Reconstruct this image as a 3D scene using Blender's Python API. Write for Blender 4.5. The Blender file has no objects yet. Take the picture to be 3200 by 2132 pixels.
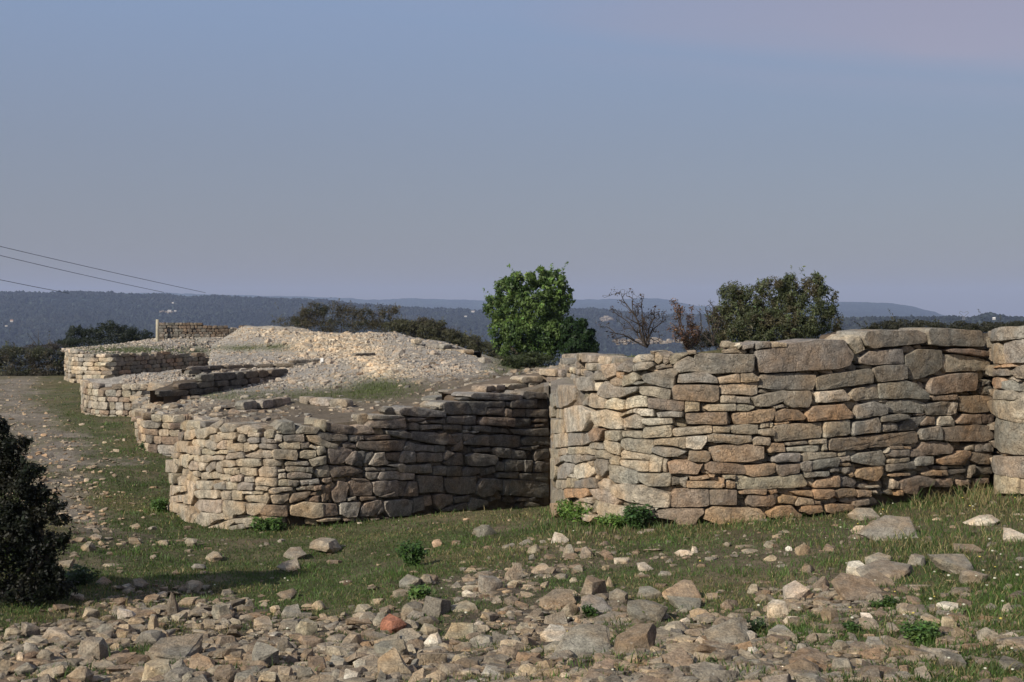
import bpy, math, random
import numpy as np
random.seed(7); RNG = np.random.default_rng(11)
scene = bpy.context.scene
COL = scene.collection
# ------------------------------------------------------------------ camera model
F = 4000.0; CX = 1600.0; CY = 1066.0; HY = 985.0; ZC = 3.2
TH = math.atan((CY - HY) / F); CT, ST = math.cos(TH), math.sin(TH)
def P(px, py, d):
    px = np.asarray(px, float); py = np.asarray(py, float); d = np.asarray(d, float)
    xc = (px - CX) / F; yc = -(py - CY) / F
    y = CT + yc * ST; z = -ST + yc * CT
    return np.stack(np.broadcast_arrays(xc / y * d, d, ZC + z / y * d), -1)
def pix(p):
    p = np.asarray(p, float); v = p - np.array([0, 0, ZC])
    f = v[..., 1] * CT - v[..., 2] * ST; u = v[..., 1] * ST + v[..., 2] * CT
    return CX + F * v[..., 0] / f, CY - F * u / f
cam = bpy.data.cameras.new("camera"); cam.lens = 45.0; cam.sensor_width = 36.0
cam.clip_start = 0.05; cam.clip_end = 30000
camo = bpy.data.objects.new("camera", cam); COL.objects.link(camo)
camo.location = (0, 0, ZC); camo.rotation_euler = (math.pi / 2 - TH, 0, 0)
scene.camera = camo
# ------------------------------------------------------------------ noise
def _h(ix, iy, iz):
    h = (ix.astype(np.uint32) * np.uint32(374761393) + iy.astype(np.uint32) * np.uint32(668265263) + iz.astype(np.uint32) * np.uint32(2246822519))
    h = (h ^ (h >> np.uint32(13))) * np.uint32(1274126177)
    h = h ^ (h >> np.uint32(16))
    return (h & np.uint32(0xFFFFFF)).astype(np.float64) / float(0xFFFFFF)
def vn(p):
    p = np.asarray(p, float); i = np.floor(p).astype(np.int64); f = p - i; f = f * f * (3 - 2 * f)
    x, y, z = i[:, 0], i[:, 1], i[:, 2]; r = 0
    for a in (0, 1):
        for b in (0, 1):
            for c in (0, 1):
                w = (f[:, 0] if a else 1 - f[:, 0]) * (f[:, 1] if b else 1 - f[:, 1]) * (f[:, 2] if c else 1 - f[:, 2])
                r = r + w * _h(x + a, y + b, z + c)
    return r * 2 - 1
def fbm(p, o=4, g=0.5):
    p = np.asarray(p, float); r = np.zeros(len(p)); a = 1; s = 0
    for k in range(o):
        r += a * vn(p * (2.03 ** k) + 17.3 * k); s += a; a *= g
    return r / s
def fbm2(x, y, sc, o=4, seed=0):
    x = np.asarray(x, float); sh = x.shape
    q = np.stack([x.ravel() * sc, np.asarray(y, float).ravel() * sc, np.full(x.size, seed * 7.7 + .5)], 1)
    return fbm(q, o).reshape(sh)
def ss(a, b, x):
    t = np.clip((x - a) / (b - a), 0, 1); return t * t * (3 - 2 * t)
# ------------------------------------------------------------------ mesh helpers
def make_mesh(name, V, faces, cols=None, mat=None, smooth=True, sharp=None):
    """faces: list of int arrays, each (n,3) or (n,4)"""
    V = np.asarray(V, np.float32)
    me = bpy.data.meshes.new(name)
    faces = [np.asarray(f, np.int32) for f in faces if len(f)]
    nl = sum(f.size for f in faces); nf = sum(len(f) for f in faces)
    me.vertices.add(len(V)); me.vertices.foreach_set("co", V.ravel())
    me.loops.add(nl); me.polygons.add(nf)
    me.loops.foreach_set("vertex_index", np.concatenate([f.ravel() for f in faces]))
    tot = np.concatenate([np.full(len(f), f.shape[1], np.int32) for f in faces])
    st = np.concatenate([[0], np.cumsum(tot)[:-1]]).astype(np.int32)
    me.polygons.foreach_set("loop_start", st)
    try: me.polygons.foreach_set("loop_total", tot)
    except Exception: pass
    me.polygons.foreach_set("use_smooth", np.full(nf, bool(smooth)))
    me.update(calc_edges=True); me.validate()
    if cols is not None:
        c = np.asarray(cols, np.float32)
        if c.shape[1] == 3: c = np.concatenate([c, np.ones((len(c), 1), np.float32)], 1)
        a = me.attributes.new("Col", 'FLOAT_COLOR', 'POINT'); a.data.foreach_set("color", c.ravel())
    if mat: me.materials.append(mat)
    if sharp: me.set_sharp_from_angle(angle=sharp)
    return me
def link(name, me, parent=None, loc=None):
    o = bpy.data.objects.new(name, me); COL.objects.link(o)
    if loc is not None: o.location = loc
    if parent: o.parent = parent
    return o
def tag(o, label=None, cat=None, group=None, kind=None):
    if label: o["label"] = label
    if cat: o["category"] = cat
    if group: o["group"] = group
    if kind: o["kind"] = kind
    return o
def empty(name, loc=(0, 0, 0)):
    o = bpy.data.objects.new(name, None); COL.objects.link(o); o.location = loc; o.empty_display_size = .2
    return o
class Acc:
    def __init__(s): s.V = []; s.F3 = []; s.F4 = []; s.C = []; s.n = 0
    def add(s, V, f3=None, f4=None, col=None):
        V = np.asarray(V, float)
        s.V.append(V)
        if f3 is not None and len(f3): s.F3.append(np.asarray(f3) + s.n)
        if f4 is not None and len(f4): s.F4.append(np.asarray(f4) + s.n)
        col = np.asarray(col if col is not None else (1, 1, 1), float)
        if col.ndim == 1: col = np.tile(col, (len(V), 1))
        s.C.append(col[:, :3]); s.n += len(V)
    def build(s, name, mat, parent=None, smooth=True, loc=None, sharp=None):
        fs = []
        if s.F4: fs.append(np.concatenate(s.F4))
        if s.F3: fs.append(np.concatenate(s.F3))
        V = np.concatenate(s.V)
        if loc is not None: V = V - np.asarray(loc)
        return link(name, make_mesh(name, V, fs, np.concatenate(s.C), mat, smooth, sharp), parent, loc)
def tube(path, radii, n=7):
    path = np.asarray(path, float); radii = np.asarray(radii, float); V = []
    up = np.array([0, 0, 1.0])
    for i in range(len(path)):
        t = path[min(i + 1, len(path) - 1)] - path[max(i - 1, 0)]; t = t / (np.linalg.norm(t) + 1e-9)
        a = np.cross(t, up if abs(t[2]) < .9 else np.array([1.0, 0, 0])); a /= np.linalg.norm(a); b = np.cross(t, a)
        th = np.arange(n) * 2 * math.pi / n
        V.append(path[i] + radii[i] * (np.cos(th)[:, None] * a + np.sin(th)[:, None] * b))
    V = np.concatenate(V); f = []
    for i in range(len(path) - 1):
        for k in range(n):
            f.append((i * n + k, i * n + (k + 1) % n, (i + 1) * n + (k + 1) % n, (i + 1) * n + k))
    return V, np.array(f)
_icos = {}
def ico(sub):
    if sub not in _icos:
        import bmesh
        bm = bmesh.new(); bmesh.ops.create_icosphere(bm, subdivisions=sub, radius=1.0)
        bm.verts.ensure_lookup_table()
        V = np.array([v.co[:] for v in bm.verts]); Fc = np.array([[v.index for v in f.verts] for f in bm.faces]); bm.free()
        V /= np.linalg.norm(V, axis=1)[:, None]; _icos[sub] = (V, Fc)
    return _icos[sub]
# ------------------------------------------------------------------ materials
def new_mat(name):
    m = bpy.data.materials.new(name); m.use_nodes = True
    nt = m.node_tree; b = nt.nodes["Principled BSDF"]
    return m, nt, b
def N(nt, t, **kw):
    n = nt.nodes.new(t)
    for k, v in kw.items():
        if k in n.inputs: n.inputs[k].default_value = v
        else: setattr(n, k, v)
    return n
def noise(nt, vec, scale, detail=6, rough=.6):
    n = N(nt, "ShaderNodeTexNoise"); n.inputs["Scale"].default_value = scale
    n.inputs["Detail"].default_value = detail; n.inputs["Roughness"].default_value = rough
    nt.links.new(vec, n.inputs["Vector"]); return n.outputs["Fac"]
def ramp(nt, fac, stops):
    r = N(nt, "ShaderNodeValToRGB"); e = r.color_ramp.elements
    while len(e) < len(stops): e.new(0.5)
    for el, (p, c) in zip(e, stops):
        el.position = p; el.color = (c[0], c[1], c[2], 1) if hasattr(c, "__len__") else (c, c, c, 1)
    nt.links.new(fac, r.inputs[0]); return r.outputs[0]
def mix(nt, fac, a, b, mode='MIX'):
    m = N(nt, "ShaderNodeMix"); m.data_type = 'RGBA'; m.blend_type = mode
    for sock, v in ((m.inputs[0], fac), (m.inputs[6], a), (m.inputs[7], b)):
        if isinstance(v, (int, float)): sock.default_value = v
        elif isinstance(v, tuple): sock.default_value = (v[0], v[1], v[2], 1)
        else: nt.links.new(v, sock)
    return m.outputs[2]
def mathn(nt, op, a, b=None):
    m = N(nt, "ShaderNodeMath"); m.operation = op
    for sock, v in ((m.inputs[0], a), (m.inputs[1], b)):
        if v is None: continue
        if isinstance(v, (int, float)): sock.default_value = v
        else: nt.links.new(v, sock)
    return m.outputs[0]
def bump(nt, h, strength, dist, b):
    n = N(nt, "ShaderNodeBump"); n.inputs["Strength"].default_value = strength; n.inputs["Distance"].default_value = dist
    nt.links.new(h, n.inputs["Height"]); nt.links.new(n.outputs[0], b.inputs["Normal"])
def stone_material(name, sc=1.0, lichen=.5, bmp=.9):
    m, nt, b = new_mat(name); b.inputs["Roughness"].default_value = .92; b.inputs["Specular IOR Level"].default_value = .15
    at = N(nt, "ShaderNodeAttribute", attribute_name="Col").outputs["Color"]
    pos = N(nt, "ShaderNodeNewGeometry").outputs["Position"]
    n1 = noise(nt, pos, 2.2 * sc, 5, .6); n2 = noise(nt, pos, 9 * sc, 8, .7); n3 = noise(nt, pos, 45 * sc, 6, .7); n4 = noise(nt, pos, 5 * sc, 6, .65)
    c = mix(nt, 1.0, at, ramp(nt, n2, [(.28, .48), (.5, .98), (.72, 1.36)]), 'MULTIPLY')
    c = mix(nt, 1.0, c, ramp(nt, n3, [(.3, .5), (.5, 1.0), (.7, 1.4)]), 'MULTIPLY')
    warm = ramp(nt, n1, [(.42, 0.0), (.68, .75)])
    c = mix(nt, warm, c, mix(nt, 1.0, c, (1.22, .95, .70), 'MULTIPLY'))
    grey = ramp(nt, n4, [(.50, 0.0), (.62, lichen)])
    c = mix(nt, grey, c, mix(nt, .72, c, (.115, .11, .098)))
    spot = ramp(nt, noise(nt, pos, 24 * sc, 4, .5), [(.66, 0.0), (.72, .45)])
    c = mix(nt, spot, c, (.42, .40, .35))
    nt.links.new(c, b.inputs["Base Color"])
    v = N(nt, "ShaderNodeTexVoronoi"); v.feature = 'DISTANCE_TO_EDGE'; v.inputs["Scale"].default_value = 3.1 * sc
    wob = N(nt, "ShaderNodeVectorMath"); wob.operation = 'MULTIPLY_ADD'
    nc = N(nt, "ShaderNodeTexNoise"); nc.inputs["Scale"].default_value = 5 * sc; nt.links.new(pos, nc.inputs["Vector"])
    nt.links.new(nc.outputs["Color"], wob.inputs[0]); wob.inputs[1].default_value = (.35 / sc,) * 3; nt.links.new(pos, wob.inputs[2])
    nt.links.new(wob.outputs[0], v.inputs["Vector"])
    crack = ramp(nt, v.outputs["Distance"], [(0.0, 0.0), (.018, 1.0)])
    h = mathn(nt, 'ADD', mathn(nt, 'MULTIPLY', n2, 1.0), mathn(nt, 'MULTIPLY', n3, .8))
    h = mathn(nt, 'ADD', h, mathn(nt, 'MULTIPLY', crack, .25))
    bump(nt, h, bmp, .035 / sc, b)
    return m
MS = stone_material("weathered_limestone", 1.0, .6, 1.0); MSF = stone_material("far_limestone", .45, .4, .8)
MR = stone_material("loose_limestone", 1.5, .35, .8)
def simple_col(name, rough=.9, nsc=30, amt=(.75, 1.25), bm=.4, bd=.02):
    m, nt, b = new_mat(name); b.inputs["Roughness"].default_value = rough; b.inputs["Specular IOR Level"].default_value = .1
    at = N(nt, "ShaderNodeAttribute", attribute_name="Col").outputs["Color"]
    pos = N(nt, "ShaderNodeNewGeometry").outputs["Position"]
    n = noise(nt, pos, nsc, 6, .65)
    nt.links.new(mix(nt, 1.0, at, ramp(nt, n, [(.3, amt[0]), (.7, amt[1])]), 'MULTIPLY'), b.inputs["Base Color"])
    if bm: bump(nt, n, bm, bd, b)
    return m
def leaf_material(name, trans=.25):
    m, nt, b = new_mat(name); b.inputs["Roughness"].default_value = .55; b.inputs["Specular IOR Level"].default_value = .3
    at = N(nt, "ShaderNodeAttribute", attribute_name="Col").outputs["Color"]
    nt.links.new(at, b.inputs["Base Color"])
    t = N(nt, "ShaderNodeBsdfTranslucent"); nt.links.new(mix(nt, 1.0, at, (1.2, 1.3, .6), 'MULTIPLY'), t.inputs["Color"])
    mx = N(nt, "ShaderNodeMixShader"); mx.inputs[0].default_value = trans
    nt.links.new(b.outputs[0], mx.inputs[1]); nt.links.new(t.outputs[0], mx.inputs[2])
    nt.links.new(mx.outputs[0], nt.nodes["Material Output"].inputs[0]); return m
ML = leaf_material("leaf_green"); MG = leaf_material("grass_blade", .3)
MB = simple_col("bark", .9, 25, (.6, 1.3), .8, .02)
MSOIL = simple_col("soil_and_turf", .97, 7, (.72, 1.25), .9, .03)
MPAINT = simple_col("plain_surface", .7, 12, (.9, 1.08), .15, .01)
def mat_ground():
    m, nt, b = new_mat("ground_soil"); b.inputs["Roughness"].default_value = .97; b.inputs["Specular IOR Level"].default_value = .08
    at = N(nt, "ShaderNodeAttribute", attribute_name="Col").outputs["Color"]
    pos = N(nt, "ShaderNodeNewGeometry").outputs["Position"]
    n1 = noise(nt, pos, 1.6, 8, .65); n2 = noise(nt, pos, 14, 8, .7); n3 = noise(nt, pos, 60, 5, .7)
    c = mix(nt, 1.0, at, ramp(nt, n1, [(.3, .72), (.7, 1.22)]), 'MULTIPLY')
    c = mix(nt, 1.0, c, ramp(nt, n2, [(.3, .6), (.7, 1.3)]), 'MULTIPLY')
    c = mix(nt, 1.0, c, ramp(nt, n3, [(.3, .7), (.7, 1.25)]), 'MULTIPLY')
    nt.links.new(c, b.inputs["Base Color"])
    bump(nt, mathn(nt, 'ADD', n2, mathn(nt, 'MULTIPLY', n3, .5)), .9, .05, b)
    return m
MGR = mat_ground()
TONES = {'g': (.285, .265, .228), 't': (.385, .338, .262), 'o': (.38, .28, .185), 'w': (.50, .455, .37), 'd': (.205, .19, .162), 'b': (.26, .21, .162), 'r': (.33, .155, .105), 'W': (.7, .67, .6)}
def tone(k, j=.1):
    c = np.array(TONES[k]); return np.clip(c * (1 + RNG.normal(0, j)) * (1 + RNG.normal(0, .012, 3)), .02, .8)
# ------------------------------------------------------------------ terrain functions
class TPS:
    def __init__(s, pts, smooth=.02, sc=10.0):
        p = np.asarray(pts, float); s.sc = sc; s.X = p[:, :2] / sc; z = p[:, 2]; n = len(p)
        K = s._k(s.X, s.X) + np.eye(n) * smooth; Q = np.c_[np.ones(n), s.X]
        A = np.block([[K, Q], [Q.T, np.zeros((3, 3))]])
        s.w = np.linalg.solve(A, np.r_[z, 0, 0, 0])
    def _k(s, a, b):
        r2 = ((a[:, None, :] - b[None]) ** 2).sum(-1); return .5 * r2 * np.log(r2 + 1e-9)
    def __call__(s, x, y):
        x = np.asarray(x, float); sh = x.shape; q = np.stack([x.ravel(), np.asarray(y, float).ravel()], 1) / s.sc
        o = np.empty(len(q)); n = len(s.X)
        for i in range(0, len(q), 40000):
            k = q[i:i + 40000]; o[i:i + 40000] = s._k(k, s.X) @ s.w[:n] + s.w[n] + k @ s.w[n + 1:]
        return o.reshape(sh)
def ctl(l): return [tuple(P(*q)) for q in l]
g_pts = [(0, 2132, 8.0), (800, 2132, 7.6), (1600, 2132, 7.1), (2400, 2132, 6.6), (3200, 2132, 6.2), (3200, 1800, 9.6), (3200, 1570, 15.6),
         (2900, 1560, 16.3), (2600, 1625, 14.9), (2600, 1800, 11), (2600, 2000, 8), (2150, 1655, 14.7), (2150, 1800, 11.4), (1900, 1640, 15.4), (1740, 1615, 17.3), (1600, 1700, 15.2), (1600, 1850, 11.3),
         (1600, 2000, 8.9), (800, 1740, 16.6), (800, 1850, 13.2), (800, 2000, 10), (850, 1660, 18.8), (640, 1658, 19.5), (530, 1605, 21.3), (1100, 1622, 19.6), (1300, 1606, 20.8), (1500, 1592, 22.3), (1720, 1577, 24),
         (200, 1700, 16), (100, 1920, 11), (0, 1800, 13), (200, 1500, 23), (0, 1480, 24), (200, 1350, 33), (430, 1402, 29.6), (330, 1305, 37), (200, 1230, 50), (0, 1190, 60), (-600, 1190, 60), (-600, 1500, 23), (-600, 2132, 8.4), (240, 1196, 57)]
GP = ctl(g_pts) + [(0, 0, ZC - 1.65), (-3, 0, ZC - 1.9), (3, 0, ZC - 1.45), (-20, 5, ZC - 2.9), (20, 5, ZC - 1.3), (12, 16, ZC - 2.0), (25, 20, ZC - 1.9), (0, -20, ZC - 1.6), (-30, -20, ZC - 2.6), (30, -20, ZC - 1.2),
                    (0, 45, ZC - 2.9), (10, 32, ZC - 2.5), (15, 50, ZC - 2.6), (40, 50, ZC - 2.2), (8, 24, ZC - 2.7), (0, 64, ZC - 3.0), (30, 66, ZC - 2.8), (-40, 40, ZC - 3.1), (-45, 64, ZC - 3.2)]
GT = TPS(GP)
def ground_base(x, y):
    x = np.asarray(x, float); y = np.asarray(y, float)
    r = np.sqrt(x * x + y * y)
    xc = np.clip(x, -45, 42); yc = np.clip(y, -20, 66)
    z = GT(xc, yc)
    dd = np.maximum(np.maximum(np.abs(x) - 45, y - 62), -(y + 30))
    t = ss(0, 420, dd)
    z = z * (1 - t) + (ZC - 74) * t
    return z
def ground_z(x, y):
    x = np.asarray(x, float); y = np.asarray(y, float); near = 1 - ss(40, 90, np.sqrt(x * x + y * y))
    far = ss(150, 500, y)
    return ground_base(x, y) + near * (.10 * fbm2(x, y, .45, 3, 1) + .045 * fbm2(x, y, 2.1, 3, 2) + .018 * fbm2(x, y, 8, 2, 3)) + far * 7 * fbm2(x, y, .012, 4, 4)
class HitTable:
    """inverse table: photo point -> distance at which its ray meets the surface"""
    def __init__(s, zf, dmin, dmax, x0=-120, x1=3320, y0=1000, y1=2180):
        s.zf = zf; s.cx = np.arange(x0, x1, 12.0); s.cy = np.arange(y0, y1, 3.0); ds = np.geomspace(dmin, dmax, 420)
        X = (s.cx[:, None] - CX) / F * ds[None]; Y = np.broadcast_to(ds[None], X.shape); Z = zf(X, Y)
        _, PY = pix(np.stack([X, Y, Z], -1)); PY = np.minimum.accumulate(PY, 1)
        s.T = np.array([np.interp(s.cy, PY[i, ::-1] + np.arange(len(ds)) * 1e-7, ds[::-1]) for i in range(len(s.cx))])
    def __call__(s, px, py):
        px = np.atleast_1d(np.asarray(px, float)); py = np.atleast_1d(np.asarray(py, float))
        a = np.clip((px - s.cx[0]) / 12, 0, len(s.cx) - 1.001); b = np.clip((py - s.cy[0]) / 3, 0, len(s.cy) - 1.001); i = a.astype(int); j = b.astype(int); u = a - i; v = b - j; T = s.T
        return T[i, j] * (1 - u) * (1 - v) + T[i + 1, j] * u * (1 - v) + T[i, j + 1] * (1 - u) * v + T[i + 1, j + 1] * u * v
hit = HitTable(ground_z, 3.0, 75.0)
# ------------------------------------------------------------------ masks drawn on the ground plan through the photograph's own layout
from math import inf
def blob(px, py, cx, cy, rx, ry): return np.exp(-(((px - cx) / rx) ** 2 + ((py - cy) / ry) ** 2))
RL = np.array([(-400, 1960), (0, 1950), (250, 1880), (400, 1815), (620, 1830), (900, 1895), (1150, 1880), (1300, 1850), (1450, 1780), (1700, 1735), (1850, 1800), (2000, 1850), (2300, 1850), (2450, 1810), (2600, 1780), (2850, 1770), (3000, 1900), (3200, 1980), (3600, 2000)], float)
def rubble_mask(px, py):
    top = np.interp(px, RL[:, 0], RL[:, 1])
    m = ss(-25, 90, py - top)
    right = ss(2500, 3000, px)
    m = m * (1 - .6 * right) * (1 - .22 * ss(1500, 2000, px))
    for cx, cy, rx, ry, a in ((1500, 1990, 130, 60, .75), (1750, 1840, 90, 30, .6), (1180, 1870, 160, 28, .5), (2900, 1900, 150, 60, .5), (2200, 1790, 200, 40, .5), (1950, 1960, 60, 25, .5)):
        m = m * (1 - a * blob(px, py, cx, cy, rx, ry))
    m = m + .5 * blob(px, py, 400, 1680, 220, 40) + .35 * blob(px, py, 1750, 1735, 220, 45)
    m = m + .38 * blob(px, py, 2780, 1690, 330, 45) + .3 * blob(px, py, 3050, 1950, 220, 80) + .3 * blob(px, py, 2200, 1730, 260, 40)
    return np.clip(m, 0, 1)
def path_mask(px, py):
    c = np.interp(py, [1180, 1230, 1300, 1400, 1500, 1600, 1700], [60, 20, 60, 150, 180, 230, 300])
    w = np.interp(py, [1180, 1300, 1400, 1500, 1650], [90, 110, 130, 110, 90])
    m = np.exp(-((px - c) / w) ** 2) * (1 - ss(1620, 1720, py)) * ss(1150, 1190, py)
    m = np.maximum(m, .8 * blob(px, py, 220, 1395, 110, 30)); m = np.maximum(m, .6 * blob(px, py, 330, 1440, 140, 14))
    return np.clip(m, 0, 1)
C_SOIL = np.array((.185, .145, .100)); C_GRASS = np.array((.062, .078, .026)); C_DRY = np.array((.15, .125, .062)); C_PATH = np.array((.235, .205, .168)); C_RUB = np.array((.105, .088, .066))  # rubble soil darkened: shade in the gaps between stones put into its colour
def ground_masks(x, y, z):
    p = np.stack([x, y, z], -1); px, py = pix(p)
    px = np.where(y > 2, px, 1600); py = np.where(y > 2, py, 2400)
    n = fbm2(x, y, .8, 4, 9); n2 = fbm2(x, y, 2.6, 3, 10)
    r0 = rubble_mask(px, py); rub = np.clip(r0 * (.92 + 1.1 * fbm2(x, y, 1.6, 3, 15)) + .3 * n2 * (r0 > .05), 0, 1)
    pat = np.clip(path_mask(px, py) * .8 + .6 * n2 + .7 * n - .12, 0, 1) * ss(.02, .25, path_mask(px, py)) * (y < 75)
    dry = ss(-.15, .4, fbm2(x, y, .55, 4, 12)) * .75
    dry = np.maximum(dry, .75 * ss(2650, 3100, px) * ss(1500, 1560, py) * (1 - ss(1600, 1720, py)))
    bare = ss(.08, .38, fbm2(x, y, 1.15, 4, 13)) * .55
    grass = np.clip((1 - rub) * (1 - pat) * (.95 + .9 * n) * (1 - bare), 0, 1)
    return px, py, rub, pat, dry, grass
def ground_color(x, y, z):
    px, py, rub, pat, dry, grass = ground_masks(x, y, z)
    c = np.ones(x.shape + (3,)) * C_SOIL
    c = c + (C_GRASS - c) * (grass * .8)[..., None]
    c = c + (C_DRY - c) * (dry * (1 - rub) * .6)[..., None]
    c = c + (C_PATH - c) * pat[..., None]; c = c + (C_RUB - c) * (rub * .9)[..., None]
    far = ss(75, 140, np.sqrt(x * x + y * y))
    wood = np.array((.022, .034, .020)) * (1 + .6 * fbm2(x, y, .02, 4, 20))[..., None] + np.array((.02, .014, .004)) * ss(.1, .5, fbm2(x, y, .006, 3, 21))[..., None]
    return np.clip(c * (1 - far[..., None]) + wood * far[..., None], .004, 1)
def polar_grid(pxs, ds):
    PX, D = np.meshgrid(pxs, ds); X = (PX - CX) / F * D; return X, D
def grid_faces(nr, nc):
    i = np.arange(nr - 1)[:, None] * nc + np.arange(nc - 1)[None]; i = i.ravel()
    return np.stack([i, i + 1, i + nc + 1, i + nc], 1)
def build_ground():
    pxs = np.concatenate([np.linspace(-60000, -1500, 40), np.linspace(-1400, -100, 60), np.linspace(-80, 3280, 760), np.linspace(3300, 4600, 60), np.linspace(4700, 63200, 40)])
    ds = np.concatenate([np.linspace(.6, 5.6, 30), np.linspace(5.7, 13, 260), np.linspace(13.05, 27, 190), np.geomspace(27.2, 80, 130), np.geomspace(82, 500, 50), np.geomspace(520, 9000, 90)])
    X, Y = polar_grid(pxs, ds); Z = ground_z(X, Y)
    C = ground_color(X, Y, Z)
    V = np.stack([X, Y, Z], -1).reshape(-1, 3)
    o = link("ground", make_mesh("ground", V, [grid_faces(len(ds), len(pxs))], C.reshape(-1, 3), MGR)); tag(o, kind="structure")
    # ground behind the viewer
    xs = np.linspace(-60, 60, 60); ys = np.linspace(-60, .6, 40); X, Y = np.meshgrid(xs, ys); Z = ground_z(X, Y) - .01
    V = np.stack([X, Y, Z], -1).reshape(-1, 3)
    o = link("ground", make_mesh("ground", V, [grid_faces(40, 60)], ground_color(X, Y, Z).reshape(-1, 3), MGR)); tag(o, kind="structure")
build_ground()
# ------------------------------------------------------------------ wall front curves: photo column -> distance
class Curve:
    def __init__(s, pts, ext=None):
        a = np.array(pts, float); s.px = a[:, 0]; s.d = a[:, 1]
        from_ = np.linspace(s.px[0], s.px[-1], int((s.px[-1] - s.px[0]) / 2) + 2)
        dd = np.interp(from_, s.px, s.d)
        k = np.ones(9) / 9
        for _ in range(2):
            dp = np.pad(dd, 4, mode='reflect', reflect_type='odd'); dd = np.convolve(dp, k, 'valid')
        s.fx = from_; s.fd = dd
        s.X = (from_ - CX) / F * dd; s.Y = dd
        tx = np.gradient(s.X); ty = np.gradient(s.Y); l = np.hypot(tx, ty); s.tx = tx / l; s.ty = ty / l
        s.s = np.concatenate([[0], np.cumsum(np.hypot(np.diff(s.X), np.diff(s.Y)))])
    def dist(s, px): return np.interp(px, s.fx, s.fd)
    def frame(s, px):
        tx = np.interp(px, s.fx, s.tx); ty = np.interp(px, s.fx, s.ty); l = np.hypot(tx, ty); return tx / l, ty / l
    def at_s(s, q): return np.interp(q, s.s, s.fx)
CR = Curve([(1716, 18.3), (1722, 17.9), (1732, 17.5), (1750, 17.05), (1780, 16.6), (1830, 16.05), (1900, 15.6), (2000, 15.25), (2120, 15.05), (2250, 15.0), (2400, 15.1), (2600, 15.45), (2800, 15.95), (3000, 16.55), (3130, 17.0)])
CT_ = Curve([(3092, 16.9), (3097, 16.5), (3108, 16.2), (3130, 15.95), (3165, 15.75), (3220, 15.6), (3300, 15.5), (3420, 15.5)])
CM = Curve([(512, 22.6), (517, 22.0), (526, 21.5), (545, 20.9), (580, 20.3), (640, 19.7), (720, 19.25), (850, 19.0), (1000, 19.3), (1200, 20.0), (1400, 21.0), (1600, 22.05), (1760, 22.9)])
# ------------------------------------------------------------------ masonry
def resample(poly, n):
    p = np.asarray(poly, float); q = np.vstack([p, p[:1]])
    # corner cutting
    a = q[:-1] * .965 + q[1:] * .035; b = q[:-1] * .035 + q[1:] * .965
    q = np.empty((2 * len(a), 2)); q[0::2] = a; q[1::2] = b; q = np.vstack([q, q[:1]])
    s = np.concatenate([[0], np.cumsum(np.hypot(*np.diff(q, axis=0).T))]); t = np.linspace(0, s[-1], n, endpoint=False)
    return np.stack([np.interp(t, s, q[:, 0]), np.interp(t, s, q[:, 1])], 1)
def orient(poly):
    p = np.asarray(poly, float); x, y = p.T
    if np.sum(x * np.roll(y, -1) - np.roll(x, -1) * y) < 0: p = p[::-1]
    return p
RING = [(0.0, -1.0), (0.0, -.10), (.0, -.020), (.004, -.007), (.011, .0), (.04, .001)]
def stone_geo(poly_uv, n, depth):
    """poly in wall plane (u right, v up), metres, centred; returns verts (u,v,w), faces"""
    b = resample(orient(poly_uv), n); cen = b.mean(0); r = b - cen; R = np.hypot(r[:, 0], r[:, 1]); mr = np.minimum(R.min(), R.mean() * .7)
    V = []
    for ins, w in RING:
        k = 1 - np.minimum(ins, mr * .5) / R
        V.append(np.c_[cen + r * k[:, None], np.full(n, w * depth if w == -1 else w)])
    k0 = 1 - np.minimum(.05, mr * .5) / R
    for f in (.78, .52, .26): V.append(np.c_[cen + r * (k0 * f)[:, None], np.full(n, .006)])
    V.append(np.array([[cen[0], cen[1], .006]])); V = np.concatenate(V)
    nr = len(RING) + 3; i = np.arange(n); j = (i + 1) % n
    f4 = np.concatenate([np.stack([k * n + i, k * n + j, (k + 1) * n + j, (k + 1) * n + i], 1) for k in range(nr - 1)])
    f3 = np.stack([(nr - 1) * n + i, (nr - 1) * n + j, np.full(n, nr * n)], 1)
    return V, f3, f4
GROW = 2.0
def stone_world(curve, poly_px, n, depth, recess=0.0, tilt=.04, rough=1.0, rockn=1.0):
    pp = np.asarray(poly_px, float); q0 = pp.mean(0); v = pp - q0; pp = q0 + v * (1 + GROW / np.maximum(np.hypot(v[:, 0], v[:, 1]), 6))[:, None]
    d = curve.dist(pp[:, 0]); W = P(pp[:, 0], pp[:, 1], d)
    c = W.mean(0); cpx = pp[:, 0].mean(); tx, ty = curve.frame(cpx); t = np.array([tx, ty, 0]); nrm = np.array([ty, -tx, 0]); up = np.array([0, 0, 1.0])
    L = np.c_[(W - c) @ t, W[:, 2] - c[2]]
    qx = np.linspace(pp[:, 0].min() - 4, pp[:, 0].max() + 4, 24); qd = curve.dist(qx); Q = np.stack([(qx - CX) / F * qd, qd, 0 * qd], 1) - (c[0], c[1], 0)
    qu, qw = Q @ t, Q @ nrm; o = np.argsort(qu)
    return stone_place(L, c, t, nrm, up, n, depth, recess, tilt, rough, (qu[o], qw[o]))
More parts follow.
